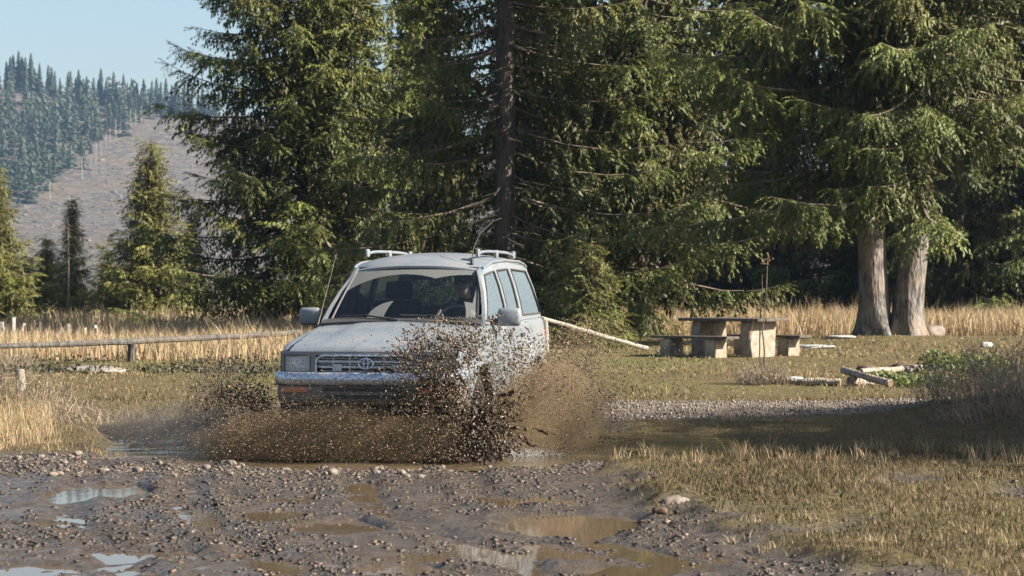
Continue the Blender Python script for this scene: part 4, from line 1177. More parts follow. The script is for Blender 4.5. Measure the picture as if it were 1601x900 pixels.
def chrome_mat():
    t = NT("dusty_chrome"); v = t.coord("Object"); n = t.noise(v, 30.0, 5.0, 0.7); d = t.noise(v, 80.0, 2.0, .6)
    c = t.mix(t.ramp(n, [(0.45, 0.05), (0.65, 0.75)]), (0.55, 0.60, 0.68), (0.22, 0.205, 0.19))
    c = t.mix(t.ramp(d, [(0.58, 0.0), (0.64, 0.9)]), c, (0.10, 0.07, 0.045))
    met = t.ramp(n, [(0.45, 0.9), (0.65, 0.1)])
    return t.finish(t.principled(c, t.ramp(n, [(0.4, 0.16), (0.7, 0.55)]), 0.5, met))
M["chrome"] = chrome_mat()
M["black_plastic"] = plain("dusty_black_plastic", (0.045, 0.043, 0.042), 0.6, 0.4, 0, 0.4, 30)
M["rubber"] = plain("tyre_rubber", (0.035, 0.030, 0.026), 0.8, 0.3, 0, 0.4, 30)
M["muddy"] = plain("mud_caked_bumper", (0.20, 0.165, 0.13), 0.7, 0.3, 0, 0.5, 22)
M["interior"] = plain("dark_interior_cloth", (0.06, 0.064, 0.07), 0.85, 0.2, 0, 0.3, 20)
M["dash"] = plain("dark_dashboard", (0.04, 0.042, 0.046), 0.6, 0.3, 0, 0.2, 20)
def lens_mat(name, c):
    t = NT(name); v = t.coord("Object"); n = t.noise(v, 26.0, 5.0, 0.7); st = t.new("TexWave"); st.inputs["Scale"].default_value = 24.0; t.l(v, st.inputs["Vector"])
    col = t.mix(t.ramp(n, [(0.4, 0.0), (0.7, 0.6)]), c, (0.24, 0.225, 0.205))
    return t.finish(t.principled(col, t.ramp(n, [(0.4, 0.08), (0.7, 0.5)]), 0.6, 0.0, t.bump(st.outputs["Fac"], 0.12, 0.004), coat=0.4))
M["lamp"] = lens_mat("dusty_lamp_glass", (0.36, 0.38, 0.39))
M["amber"] = lens_mat("dusty_amber_lens", (0.50, 0.14, 0.035))
M["red_lens"] = lens_mat("red_tail_lens", (0.35, 0.02, 0.02))
def glass(name, dust_fn, tint_c=(0.86, 0.91, 0.91)):
    t = NT(name)
    tr = t.new("BsdfTransparent"); tr.inputs[0].default_value = (*tint_c, 1)
    gl = t.new("BsdfGlossy"); gl.inputs["Roughness"].default_value = 0.03; gl.inputs[0].default_value = (1, 1, 1, 1)
    fr = t.new("Fresnel"); fr.inputs[0].default_value = 1.5
    m1 = t.new("MixShader"); t.l(fr.outputs[0], m1.inputs[0]); t.l(tr.outputs[0], m1.inputs[1]); t.l(gl.outputs[0], m1.inputs[2])
    du = t.new("BsdfDiffuse")
    m2 = t.new("MixShader")
    fac, col = dust_fn(t)
    t.l(fac, m2.inputs[0]); t.l(m1.outputs[0], m2.inputs[1]); t.l(du.outputs[0], m2.inputs[2])
    if hasattr(col, "node"): t.l(col, du.inputs[0])
    else: du.inputs[0].default_value = (*col, 1)
    return t.finish(m2.outputs[0])
def ws_dust(t):
    uv = t.new("UVMap"); uv.uv_map = "pane"
    sp_ = t.new("SeparateXYZ"); t.l(uv.outputs[0], sp_.inputs[0])
    def dist(cx, cy):
        dx = t.math('SUBTRACT', sp_.outputs[0], cx); dy = t.math('SUBTRACT', sp_.outputs[1], cy)
        return t.math('SQRT', t.math('ADD', t.math('MULTIPLY', dx, dx), t.math('MULTIPLY', dy, dy)))
    nz = t.noise(uv.outputs[0], 70.0, 3.0, 0.7)
    wob = t.math('MULTIPLY', t.math('SUBTRACT', nz, .5), .012)
    def ring(cx, cy, ri, ro, xm=None):
        d = t.math('ADD', dist(cx, cy), wob)
        a = t.math('MULTIPLY', t.math('GREATER_THAN', d, ri), t.math('LESS_THAN', d, ro))
        if xm is not None: a = t.math('MULTIPLY', a, t.math('LESS_THAN', sp_.outputs[0], xm))
        return a
    clean = t.math('MAXIMUM', ring(-0.09, 0.02, 0.25, 0.66), ring(0.50, 0.0, 0.27, 0.68, 0.60))
    spk = t.ramp(t.noise(uv.outputs[0], 150.0, 2.0, 0.6), [(0.66, 0.0), (0.72, 0.3)])
    film = t.ramp(t.noise(uv.outputs[0], 120.0, 4.0, 0.75), [(0.35, 0.52), (0.6, 0.82)])
    inside = t.math('ADD', spk, 0.012)
    fac = t.math('ADD', t.math('MULTIPLY', clean, inside), t.math('MULTIPLY', t.math('SUBTRACT', 1.0, clean), film))
    return fac, (0.17, 0.175, 0.165)
def dust_sky_film(t):
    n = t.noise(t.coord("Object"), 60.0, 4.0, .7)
    return t.ramp(n, [(0.4, 0.32), (0.7, 0.55)]), (0.21, 0.27, 0.31)  # blue of the reflected sky painted into the dust film
M["windscreen"] = glass("dusty_windscreen_with_wiped_arcs", ws_dust)
M["side_glass"] = glass("dusty_sky_blue_glass", dust_sky_film, (0.45, 0.58, 0.64))

FW, RW, WR, WZ = 0.80, 3.42, 0.355, 0.345
def z_top(Y): return float(np.interp(Y, [0.03, 0.10, 0.25, 0.7, 1.3, 2.5, 4.45], [0.875, 0.905, 0.945, 1.02, 1.095, 1.12, 1.14]))
def side_x(Y, z):
    b = float(np.interp(z, [.30, .45, .62, .80, .95, 1.14], [.765, .79, .815, .82, .805, .775]))
    if Y < .5: b -= .075 * ((.5 - Y) / .5) ** 2.2
    if Y > 4.0: b -= .07 * ((Y - 4.0) / .45) ** 2
    for c in (FW, RW):
        r = math.hypot(Y - c, z - WZ)
        b += .045 * float(1 - sstep(.46, .60, r))
    return b
# body sides with wheel arches
for sgn in (1, -1):
    Ys = np.linspace(.10, 4.44, 100); m = MB()
    P = []; 
    for Y in Ys:
        zt = z_top(Y); row = []
        for z in np.concatenate([np.linspace(.42, zt - .075, 16), [zt - .04]]):
            row.append([sgn * side_x(Y, z), Y, z])
        xt = side_x(Y, zt - .04)
        row.append([sgn * (xt - .014), Y, zt - .014]); row.append([sgn * (xt - .042), Y, zt - .001]); row.append([sgn * .712, Y, zt + .001])
        P.append(row)
    vs = [p for r in P for p in r]; nv = len(P[0]); ins = []
    AR = .425
    for p in vs:
        hit = False
        for c in (FW, RW):
            r = math.hypot(p[1] - c, p[2] - WZ)
            if r < AR:
                hit = True
                if r > 1e-4:
                    k = AR / r
                    if p[2] > WZ: p[1] = c + (p[1] - c) * k; p[2] = WZ + (p[2] - WZ) * k
                    else: p[1] = c + math.copysign(math.sqrt(AR ** 2 - (p[2] - WZ) ** 2), p[1] - c)
        ins.append(hit)
    fs = []
    for i in range(len(P) - 1):
        for j in range(nv - 1):
            q = (i * nv + j, (i + 1) * nv + j, (i + 1) * nv + j + 1, i * nv + j + 1)
            if all(ins[k] for k in q): continue
            fs.append(q)
    m.add(vs, fs); m.build("body_side", M["paint"], car, 50)
    # dark arch liner
    m = MB()
    for c in (FW, RW):
        P = [[(sgn * (side_x(c, .8) - d), c + .428 * math.cos(a), max(.30, WZ + .428 * math.sin(a))) for d in (.004, .30)] for a in np.linspace(-.1, math.pi + .1, 20)]
        m.grid(P)
        m.box((sgn * .50, c, .62), (.04, .84, .62))
    o = m.build("wheel_liner", M["black_plastic"], car); o["kind"] = "stuff"
    # doors: slightly proud skins with handle
    for nm, (y0, y1) in (("front_door", (1.42, 2.42)), ("rear_door", (2.44, 3.02))):
        P = []
        for Y in np.linspace(y0, y1, 14):
            P.append([(sgn * (side_x(Y, z) + .005), Y, z) for z in np.linspace(.50, z_top(Y) - .05, 10)])
        d = MB().slab(P, (-sgn * .006, 0, 0)).build(nm, M["paint"], car, 50)
        MB().box((sgn * (side_x(y1 - .14, .98) + .016), y1 - .14, .985), (.022, .15, .035), None, .008).build("handle", M["black_plastic"], d)
# bonnet
def hood_z(x, Y): return z_top(Y) + .004 + .030 * (1 - (x / .71) ** 2) + .012 * float(1 - sstep(.36, .46, abs(x))) * min(1, max(0, (Y - .1) / .3))
P = []
for Y in np.concatenate([[.045, .06, .085], np.linspace(.12, 1.235, 24)]):
    row = []
    for x in np.linspace(-.703, .703, 37):
        dz = -.030 * max(0, (.085 - Y) / .04) ** 1.6
        row.append((x, Y + .05 * (x / .7) ** 2 * (1 if Y < .3 else max(0, 1 - (Y - .3) / .6)), hood_z(x, Y) + dz))
    P.append(row)
bon = MB().slab(P, (0, 0, -.012)).build("bonnet", M["paint"], car, 40)
m = MB()
for x in np.linspace(-.55, .55, 56):
    if abs(x) < .05: continue
    m.box((x, 1.20, hood_z(x, 1.20) + .002), (.010, .035, .003))
m.build("air_vent", M["black_plastic"], bon)["kind"] = "stuff"
# cowl between bonnet and screen
P = [[(x, Y, 1.115 + .028 * (1 - (x / .75) ** 2) + (Y - 1.25) * .25) for x in np.linspace(-.74, .74, 21)] for Y in (1.245, 1.32, 1.40)]
MB().slab(P, (0, 0, -.02)).build("cowl", M["black_plastic"], car)

# nose
def yf(x): return .045 + .055 * (x / .75) ** 2
def plate(m, x0, x1, z0, z1, dy=0.0, th=.02, n=8, slope=.0):
    P = [[(x, yf(x) + dy + slope * (z - z0), z) for z in (z0, z1)] for x in np.linspace(x0, x1, n)]
    m.slab(P, (0, th, 0))
m = MB(); plate(m, -.775, .775, .862, .893, 0, .04, 20); m.build("nose_strip", M["paint"], car)
for s in (1, -1):
    m = MB(); plate(m, s * .452, s * .498, .715, .862, .002, .04, 3); m.build("nose_pillar", M["paint"], car)
    m = MB()
    P = [[(s * x, Y, z) for z in (.715, .89)] for x, Y in ((.748, yf(.748)), (.772, .115), (.785, .16), (.79, .24))]
    m.grid(P); m.build("corner_lamp", M["lamp"], car)
    hl = MB()
    P = [[(s * x, yf(x) + .012 - .010 * math.sin(math.pi * (x - .502) / .24), z) for z in np.linspace(.722, .858, 5)] for x in np.linspace(.502, .742, 9)]
    hl.slab(P, (0, .05, 0)); h = hl.build("headlight", M["lamp"], car, 40)
    m = MB()
    for a, b_, c, d in ((.498, .504, .716, .864), (.740, .748, .716, .864)):
        plate(m, s * a, s * b_, c, d, -.004, .03, 2)
    for z0, z1 in ((.716, .723), (.857, .864)): plate(m, s * .504, s * .740, z0, z1, -.004, .03, 6)
    m.build("bezel", M["black_plastic"], h)["kind"] = "stuff"
    m = MB()
    P = [[(s * x, yf(x) + .0095 - .010 * math.sin(math.pi * (x - .502) / .24), z) for z in (.752, .79, .832)] for x in np.linspace(.555, .690, 5)]
    m.grid(P); m.build("reflector", M["chrome"], h)
# grille
gr = MB(); plate(gr, -.44, .44, .715, .862, .05, .01, 12); gr = gr.build("grille", M["black_plastic"], car)
fr_pts = [(-.446, .716), (-.446, .80), (-.436, .832), (-.41, .850), (-.36, .857), (0, .858), (.36, .857), (.41, .850), (.436, .832), (.446, .80), (.446, .716)]
pp = []
for (x0, z0), (x1, z1) in zip(fr_pts[:-1], fr_pts[1:]):
    for k in range(6): x = x0 + (x1 - x0) * k / 6; pp.append((x, yf(x) - .012, z0 + (z1 - z0) * k / 6))
pp.append((.446, yf(.446) - .012, .716))
MB().tube(pp, .0105, 8).build("frame", M["chrome"], gr)
for z in (.762, .808):
    m = MB(); plate(m, -.435, .435, z - .010, z + .010, .004, .03, 14); m.build("bar", M["chrome"], gr)
for z in (.727, .785, .832):
    m = MB(); plate(m, -.43, .43, z - .003, z + .003, .02, .02, 14); m.build("slat", M["chrome"], gr)
for x in (-.30, -.15, .15, .30):
    m = MB(); plate(m, x - .005, x + .005, .718, .852, .012, .03, 2); m.build("divider", M["chrome"], gr)
for x in (-.26, .26):
    m = MB(); m.box((x, yf(x) + .016, .755), (.075, .04, .068), None, .006); m.build("driving_lamp", M["lamp"], gr)
def ell(m, cx, cz, a, b, r, y, n=40):
    pts = [(cx + a * math.cos(t), y, cz + b * math.sin(t)) for t in np.linspace(0, 2 * math.pi, n + 1)]
    m.tube(pts, r, 6, caps=False)
m = MB(); ey = yf(0) - .016
ell(m, 0, .792, .064, .044, .0075, ey); ell(m, 0, .792, .021, .043, .006, ey - .002); ell(m, 0, .813, .046, .021, .006, ey - .004)
m.build("emblem", M["chrome"], gr)["label"] = "oval chrome emblem of three interlocking ellipses"
# bumper: swept along the front
plan = [(-.845, .40), (-.842, .22), (-.82, .10), (-.76, .025), (-.62, -.025), (-.35, -.05), (0, -.06), (.35, -.05), (.62, -.025), (.76, .025), (.82, .10), (.842, .22), (.845, .40)]
def sweep(prof, inset=0.0):
    P = []
    for i, (x, y) in enumerate(plan):
        a = plan[max(0, i - 1)]; b = plan[min(len(plan) - 1, i + 1)]
        tx, ty = b[0] - a[0], b[1] - a[1]; l = math.hypot(tx, ty); nx_, ny_ = ty / l, -tx / l
        P.append([(x + nx_ * (o - inset), y + ny_ * (o - inset), z) for o, z in prof])
    m = MB(); m.grid(P); return m
bump = sweep([(-.07, .718), (-.012, .716), (0, .705), (.004, .66), (0, .615), (-.012, .603), (-.06, .602)]).build("bumper", M["chrome"], car, 50)
m = sweep([(-.06, .600), (-.020, .600), (-.016, .58), (-.018, .53), (-.03, .47), (-.06, .44), (-.10, .43)])
m.build("valance", M["muddy"], bump, 50)
for s in (1, -1):
    def by(x): return float(np.interp(abs(x), [p[0] for p in plan[6:]], [p[1] for p in plan[6:]]))
    P = [[(s * x, by(x) + .006, z) for z in (.548, .590)] for x in np.linspace(.50, .735, 8)]
    MB().slab(P, (0, .03, 0)).build("indicator_lamp", M["amber"], bump)
for z in (.575, .515):
    P = [[(x, float(np.interp(abs(x), [p[0] for p in plan[6:]], [p[1] for p in plan[6:]])) + (.012 if z > .55 else .018), zz) for zz in (z - .017, z + .017)] for x in np.linspace(-.36, .36, 12)]
    MB().slab(P, (0, .03, 0)).build("air_slot", M["black_plastic"], bump)
MB().box((0, .25, .40), (1.3, .5, .03)).box((0, .12, .52), (1.5, .05, .25)).build("undertray", M["black_plastic"], car)["kind"] = "stuff"

ax = MB().tube([(-.62, FW, WZ), (-.2, FW, WZ - .02), (.2, FW, WZ - .02), (.62, FW, WZ)], [.04, .05, .05, .04], 10).build("front_axle", M["muddy"], car)
MB().box((.0, 1.0, .33), (.9, 1.2, .16), None, .03).box((0, 2.4, .33), (.7, 2.2, .18), None, .03).build("chassis", M["black_plastic"], car)["kind"] = "stuff"
# windscreen
WB, WT = (1.30, 1.125), (1.93, 1.615)         # (Y, z) of the lower and upper edge on the centre line
def wsp(u, v):            # u -1..1, v 0..1
    hw = .685 + (.575 - .685) * v
    Y = WB[0] + (WT[0] - WB[0]) * v + .085 * u * u * (1 - .25 * v); z = WB[1] + (WT[1] - WB[1]) * v + .018 * math.sin(math.pi * v)
    return (u * hw, Y, z + .010 * (1 - u * u))
nu, nvv = 21, 11
V = [wsp(-1 + 2 * i / (nu - 1), j / (nvv - 1)) for i in range(nu) for j in range(nvv)]
Fq = [(i * nvv + j, (i + 1) * nvv + j, (i + 1) * nvv + j + 1, i * nvv + j + 1) for i in range(nu - 1) for j in range(nvv - 1)]
ws = mesh_np("windscreen", V, Fq, M["windscreen"], car, 180)
uvl = ws.data.uv_layers.new(name="pane")
for lp in ws.data.loops:
    i, j = divmod(lp.vertex_index, nvv); uvl.data[lp.index].uv = (V[lp.vertex_index][0], .80 * j / (nvv - 1))
def edge_tube(pts, r, name, mat, parent): return MB().tube(pts, r, 6).build(name, mat, parent)
ring = [wsp(-1, v) for v in np.linspace(0, 1, 8)] + [wsp(u, 1) for u in np.linspace(-.9, .9, 12)] + [wsp(1, v) for v in np.linspace(1, 0, 8)] + [wsp(u, 0) for u in np.linspace(.9, -1, 12)]
edge_tube(ring, .013, "seal", M["black_plastic"], ws)
for name, pts, rad in (("wiper", [(-.60, .05), (-.35, .052), (-.05, .010)], .008), ("wiper", [(-.02, .055), (.25, .050), (.62, .008)], .008)):
    q = []
    for u, v in pts:
        hw = .685 + (.575 - .685) * v; p = wsp(u / hw, v / .80); q.append((p[0], p[1] - .022, p[2] + .016))
    w = MB().tube(q, rad, 6).build(name, M["black_plastic"], car)
    mid = Vector(q[1]); MB().tube([mid + Vector((0, -.004, .006)), mid * .5 + Vector(q[2]) * .5 + Vector((.02, -.03, -.006)), Vector(q[2]) + Vector((.04, -.05, -.02))], [.007, .009, .013], 6).build("arm", M["black_plastic"], w)

# roof and greenhouse: side lines from belt (z 1.13) to roof edge
def belt_pt(s, Y): return (s * (side_x(Y, 1.12) - .012), Y, z_top(Y) - .004)
def roof_z(Y): return float(np.interp(Y, [1.9, 2.0, 2.3, 2.9, 3.6, 4.0, 4.2], [1.61, 1.65, 1.69, 1.715, 1.71, 1.685, 1.64]))
def roof_half(Y): return float(np.interp(Y, [1.9, 2.1, 3.6, 4.2], [.595, .615, .625, .60]))
def roof_pt(s, Y): return (s * roof_half(Y), Y, roof_z(Y) - .02)
lines = [(1.30, 1.905), (1.385, 1.985), (2.33, 2.30), (2.43, 2.40), (3.00, 2.93), (3.14, 3.06), (4.18, 3.86), (4.40, 4.17)]     # belt Y, roof Y
def gh(s, li, t):
    a = Vector(belt_pt(s, lines[li][0])); b = Vector(roof_pt(s, lines[li][1])); p = a + (b - a) * t
    p.x += s * .022 * math.sin(math.pi * t); return p
TT = [0, .07, .30, .60, .87, 1.0]
for s in (1, -1):
    for nm, a, b_ in (("front_pillar", 0, 1), ("centre_pillar", 2, 3), ("rear_pillar", 4, 5), ("tail_pillar", 6, 7)):
        MB().slab([[gh(s, a, t) for t in TT], [gh(s, b_, t) for t in TT]], (-s * .03, 0, 0)).build(nm, M["paint"], car, 50)
    for nm, a, b_ in (("front_side_window", 1, 2), ("rear_side_window", 3, 4), ("quarter_window", 5, 6)):
        def sub(k, t, a=a, b_=b_): return gh(s, a, t) * (1 - k) + gh(s, b_, t) * k
        for t0, t1, nn in ((0, .07, "window_sill"), (.87, 1.0, "window_header")):
            MB().slab([[sub(k, t) for t in (t0, t1)] for k in np.linspace(0, 1, 5)], (-s * .03, 0, 0)).build(nn, M["paint"], car, 50)
        off = Vector((-s * .012, 0, 0))
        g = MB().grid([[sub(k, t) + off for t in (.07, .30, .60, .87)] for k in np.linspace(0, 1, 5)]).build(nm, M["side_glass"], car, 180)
        loop = [sub(0.012, t) for t in (.08, .30, .60, .86)] + [sub(k, .86) for k in (.25, .5, .75)] + [sub(.988, t) for t in (.86, .60, .30, .08)] + [sub(k, .08) for k in (.75, .5, .25, 0.012)]
        edge_tube(loop, .010, "seal", M["black_plastic"], g)
P = []
for Y in np.concatenate([[1.90, 1.94], np.linspace(2.0, 4.0, 18), [4.1, 4.2]]):
    hw = roof_half(Y); zc = roof_z(Y); row = []
    for u in np.linspace(-1, 1, 25):
        x = u * (hw + .006); z = zc - .022 + (.022 + .058) * (1 - abs(u) ** 2.6) * (1.0 if Y > 2.1 else .62 + .38 * (Y - 1.9) / .2)
        row.append((x, Y + .06 * (u * u) * max(0, 1 - (Y - 1.9) / .25), z))
    P.append(row)
MB().slab(P, (0, 0, -.02)).build("roof", M["paint"], car, 50)
for s in (1, -1):
    edge_tube([(s * (roof_half(Y) + .010), Y, roof_z(Y) - .018) for Y in np.linspace(1.96, 4.1, 14)], .012, "drip_rail", M["paint"], car)
    rail = MB().tube([(s * .53, Y, 1.780 - .040 * ((Y - 3.0) / .95) ** 4) for Y in np.linspace(2.12, 3.88, 16)], .014, 8).build("roof_rail", M["paint"], car)
    for Y in (2.14, 3.0, 3.86):
        MB().box((s * .53, Y, 1.76), (.03, .10, .075), None, .01).build("foot", M["paint"], rail)
# tail
MB().slab([[(x, 4.44 - .03 * (x / .8) ** 2, z) for z in (.50, .8, 1.13)] for x in np.linspace(-.74, .74, 9)], (0, .03, 0)).build("tailgate", M["paint"], car)
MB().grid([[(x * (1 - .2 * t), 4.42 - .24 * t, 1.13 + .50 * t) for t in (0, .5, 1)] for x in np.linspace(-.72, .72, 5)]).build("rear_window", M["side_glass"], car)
MB().box((0, 4.50, .52), (1.60, .14, .16), None, .03).build("rear_bumper", M["chrome"], car)
for s in (1, -1): MB().box((s * .70, 4.452, .88), (.10, .05, .26), None, .012).build("tail_lamp", M["red_lens"], car)
# mirrors
for s in (1, -1):
    e_x = .93 if s > 0 else .935
    mr = MB().box((s * e_x, 1.62, 1.17), (.215, .10, .165), Matrix.Rotation(s * .12, 3, 'Z'), .035).build("door_mirror", M["paint"], car, 60)
    MB().box((s * e_x, 1.672, 1.17), (.185, .006, .135), Matrix.Rotation(s * .12, 3, 'Z')).build("mirror_glass", M["chrome"], mr)
    MB().tube([(s * .775, 1.60, 1.125), (s * .86, 1.61, 1.13)], [.035, .03], 8).build("arm", M["black_plastic"], mr)
# aerials
a1 = MB().tube([(.50, 2.02, 1.68), (.505, 2.05, 1.80), (.55, 2.13, 1.94), (.66, 2.24, 2.06), (.72, 2.30, 2.085)], [.006, .005, .004, .003, .002], 6).build("aerial", M["black_plastic"], car)
MB().lathe([(0, .022), (.02, .02), (.035, .008)], (.50, 2.02, 1.655), 'z', 10).build("base", M["black_plastic"], a1)
a2 = MB().tube([(-.785, 1.28, 1.06), (-.76, 1.34, 1.20), (-.66, 1.50, 1.74)], [.008, .003, .002], 6).build("aerial", M["muddy"], car)
MB().box((-.785, 1.28, 1.07), (.03, .04, .05), None, .006).build("base", M["black_plastic"], a2)
# wheels
for s in (1, -1):
    for c in (FW, RW):
        wh = empty("wheel", (s * .70, c, WZ)); wh.parent = car
        prof = [(-.11, .21), (-.115, .30), (-.10, .34), (-.07, WR), (.07, WR), (.10, .34), (.115, .30), (.11, .21)]
        ty = MB().lathe(prof, (0, 0, 0), 'x', 36); 
        for k in range(36):
            an = 2 * math.pi * k / 36
            ty.box((.05 * (-1) ** k, (WR + .004) * math.cos(an), (WR + .004) * math.sin(an)), (.09, .022, .03), Matrix.Rotation(an, 3, 'X'))
        ty.build("tyre", M["rubber"], wh)
        MB().lathe([(.10 * s, .215), (.07 * s, .19), (.03 * s, .17), (.05 * s, .07), (.09 * s, .05), (.09 * s, .001)], (0, 0, 0), 'x', 28).build("rim", M["chrome"], wh)
# cabin
MB().box((0, 2.6, .47), (1.45, 3.4, .05)).box((0, 1.25, .80), (1.45, .04, .60)).build("cabin_floor", M["interior"], car)["kind"] = "stuff"
db = MB().box((0, 1.62, .98), (1.36, .42, .26), None, .06).build("dashboard", M["dash"], car)
MB().box((.36, 1.62, 1.11), (.34, .22, .08), None, .03).build("instrument_hood", M["dash"], db)
for s in (1, -1):
    st = MB().box((s * .36, 2.30, .70), (.50, .52, .16), None, .05).build("front_seat", M["interior"], car)
    MB().box((s * .36, 2.62, 1.03), (.48, .14, .58), Matrix.Rotation(-.22, 3, 'X'), .05).build("backrest", M["interior"], st)
    MB().box((s * .36, 2.70, 1.41), (.26, .09, .17), Matrix.Rotation(-.15, 3, 'X'), .03).build("headrest", M["interior"], st)
rs = MB().box((0, 3.25, .72), (1.28, .48, .16), None, .05).build("rear_seat", M["interior"], car)
MB().box((0, 3.54, 1.0), (1.28, .14, .52), Matrix.Rotation(-.22, 3, 'X'), .05).build("backrest", M["interior"], rs)
MB().box((0.03, 1.98, 1.535), (.24, .03, .055), None, .012).build("rear_view_mirror", M["black_plastic"], car)
# steering wheel: centre, tilt
SW = Vector((.36, 1.90, 1.10)); tilt = math.radians(62)
def swp(a, r=.185): return SW + Vector((r * math.cos(a), r * math.sin(a) * math.cos(tilt), r * math.sin(a) * math.sin(tilt)))
m = MB().tube([swp(a) for a in np.linspace(0, 2 * math.pi, 33)], .015, 8, caps=False)
sw = m.build("steering_wheel", M["black_plastic"], car)
MB().tube([swp(math.pi, .17), SW, swp(0, .17)], .016, 6).tube([SW, SW + Vector((0, -.22, -.10))], .03, 8).build("spoke", M["black_plastic"], sw)
# ------------------------------------------------------------------ the driver (sits in the car, stays a thing of its own)
drv = empty("person", car.location, CAR_YAW)
drv.location.z = car.location.z
tag(drv, "driver in dark jacket, dark cap and sunglasses holding the steering wheel", "person")
jv, je, jr = [], [], []
def jt(p, r, parent=None):
    jv.append(p); jr.append(r); i = len(jv) - 1
    if parent is not None: je.append((parent, i))
    return i
hx0 = .36
pel = jt((hx0, 2.42, .86), (.16, .13)); wst = jt((hx0, 2.44, 1.00), (.15, .115), pel); ch = jt((hx0, 2.42, 1.16), (.17, .12), wst)
ub = jt((hx0, 2.39, 1.26), (.13, .09), ch); nk = jt((hx0 - .005, 2.36, 1.345), (.054, .056), ub); jaw = jt((hx0 - .01, 2.325, 1.415), (.066, .075), nk)
hd = jt((hx0 - .012, 2.325, 1.475), (.075, .092), jaw); cr = jt((hx0 - .012, 2.335, 1.535), (.066, .080), hd)
for s in (1, -1):
    sh = jt((hx0 + s * .19, 2.40, 1.235), (.070, .070), ch); el = jt((hx0 + s * .27, 2.22, 1.03), (.047, .047), sh)
    a = math.pi / 2 - s * 1.05; g = swp(a, .185)
    wr = jt((g.x + s * .02, g.y + .075, g.z - .015), (.030, .027), el); pm = jt((g.x + s * .004, g.y + .032, g.z + .012), (.036, .020), wr)
    for f in range(4):
        off = (f - 1.5) * .018
        tang = (swp(a + .05) - swp(a - .05)).normalized()
        b0 = g + tang * off
        k1 = jt(tuple(b0 + Vector((0, .004, .026))), (.0095, .0095), pm); k2 = jt(tuple(b0 + Vector((0, -.022, .018 - .002 * f))), (.0088, .0088), k1)
        jt(tuple(b0 + Vector((0, -.026, -.010 + .002 * abs(f - 1)))), (.0078, .0078), k2)
    t1_ = jt(tuple(g + Vector((-s * .028, .024, .0))), (.0105, .0105), pm); jt(tuple(g + Vector((-s * .040, .002, -.012))), (.009, .009), t1_)
    hp = jt((hx0 + s * .10, 2.36, .84), (.09, .085), pel); kn = jt((hx0 + s * .15, 1.98, .86), (.062, .062), hp); an_ = jt((hx0 + s * .13, 1.70, .60), (.045, .045), kn); jt((hx0 + s * .13, 1.58, .56), (.042, .034), an_)
me = bpy.data.meshes.new("body"); me.from_pydata([Vector(p) for p in jv], je, [])
bo = bpy.data.objects.new("body", me); COL.objects.link(bo)
md = bo.modifiers.new("skin", 'SKIN'); md.use_smooth_shade = True; md.branch_smoothing = .3
for i, r in enumerate(jr): me.skin_vertices[0].data[i].radius = r
me.skin_vertices[0].data[0].use_root = True
sb = bo.modifiers.new("sub", 'SUBSURF'); sb.levels = 2; sb.render_levels = 2
dg = bpy.context.evaluated_depsgraph_get()
me2 = bpy.data.meshes.new_from_object(bo.evaluated_get(dg)); me2.name = "body"
bpy.data.objects.remove(bo)
me2.materials.clear()
M["jacket"] = plain("dark_jacket", (0.02, 0.022, 0.026), .85, .2, 0, .3, 30); M["skin"] = plain("skin", (0.60, 0.38, 0.27), .55, .4, 0, .08, 20)
M["trousers"] = plain("dark_trousers", (0.03, 0.032, 0.045), .85, .2, 0, .3, 30); M["cap"] = plain("dark_cap_cloth", (0.012, 0.012, 0.015), .9, .2, 0, .3, 40)
for k in ("jacket", "skin", "trousers"): me2.materials.append(M[k])
gL = [swp(math.pi / 2 - s * 1.05) for s in (1, -1)]
for p in me2.polygons:
    c = p.center; mi = 0
    if c.z > 1.335: mi = 1
    elif min((c - g_).length for g_ in gL) < .085: mi = 1
    elif c.z < .95 and c.y < 2.32 and c.z < .93: mi = 2
    p.material_index = mi; p.use_smooth = True
body = bpy.data.objects.new("body", me2); COL.objects.link(body); body.parent = drv
hc = Vector((hx0 - .012, 2.325, 1.475))
# face details, cap, sunglasses
m = MB(); m.tube([hc + Vector((0, -.088, .018)), hc + Vector((0, -.108, -.018)), hc + Vector((0, -.090, -.026))], [.009, .015, .008], 8); m.build("nose", M["skin"], body)
m = MB(); m.tube([hc + Vector((-.024, -.084, -.053)), hc + Vector((0, -.090, -.052)), hc + Vector((.024, -.084, -.053))], [.003, .006, .003], 6); m.build("mouth", plain("lips", (.36, .16, .13), .6, .3, 0, .1), body)
for s in (1, -1):
    m = MB(); m.add(ICO2V * np.array([.012, .022, .033]) + np.array(hc + Vector((s * .077, .005, -.005))), ICO2F); m.build("ear", M["skin"], body)
m = MB()
for s in (1, -1): m.add(ICO2V * np.array([.034, .012, .023]) + np.array(hc + Vector((s * .036, -.086, .016))), ICO2F)
m.tube([hc + Vector((-.078, .01, .02)), hc + Vector((-.07, -.07, .02)), hc + Vector((0, -.098, .022)), hc + Vector((.07, -.07, .02)), hc + Vector((.078, .01, .02))], .004, 6)
t = NT("mirrored_sunglass_lens"); m.build("sunglasses", t.finish(t.principled((.06, .02, .16), .08, .8, .5)), drv)["kind"] = "stuff"
P = []
for i in range(9):
    v = i / 8; r = math.cos(v * math.pi / 2); P.append([(hc.x + (.086 * r + .0005) * math.cos(a), hc.y + .012 + (.106 * r + .0005) * math.sin(a), hc.z + .028 + .092 * math.sin(v * math.pi / 2)) for a in np.linspace(0, 2 * math.pi, 25)])
cap = MB().grid(P).build("cap", M["cap"], drv, 180)
MB().slab([[hc + Vector((.075 * u, -.085 - .075 * (1 - u * u) * w, .034 - .018 * w - .012 * u * u)) for w in (0, .5, 1)] for u in np.linspace(-1, 1, 9)], (0, 0, -.005)).build("peak", M["cap"], cap)
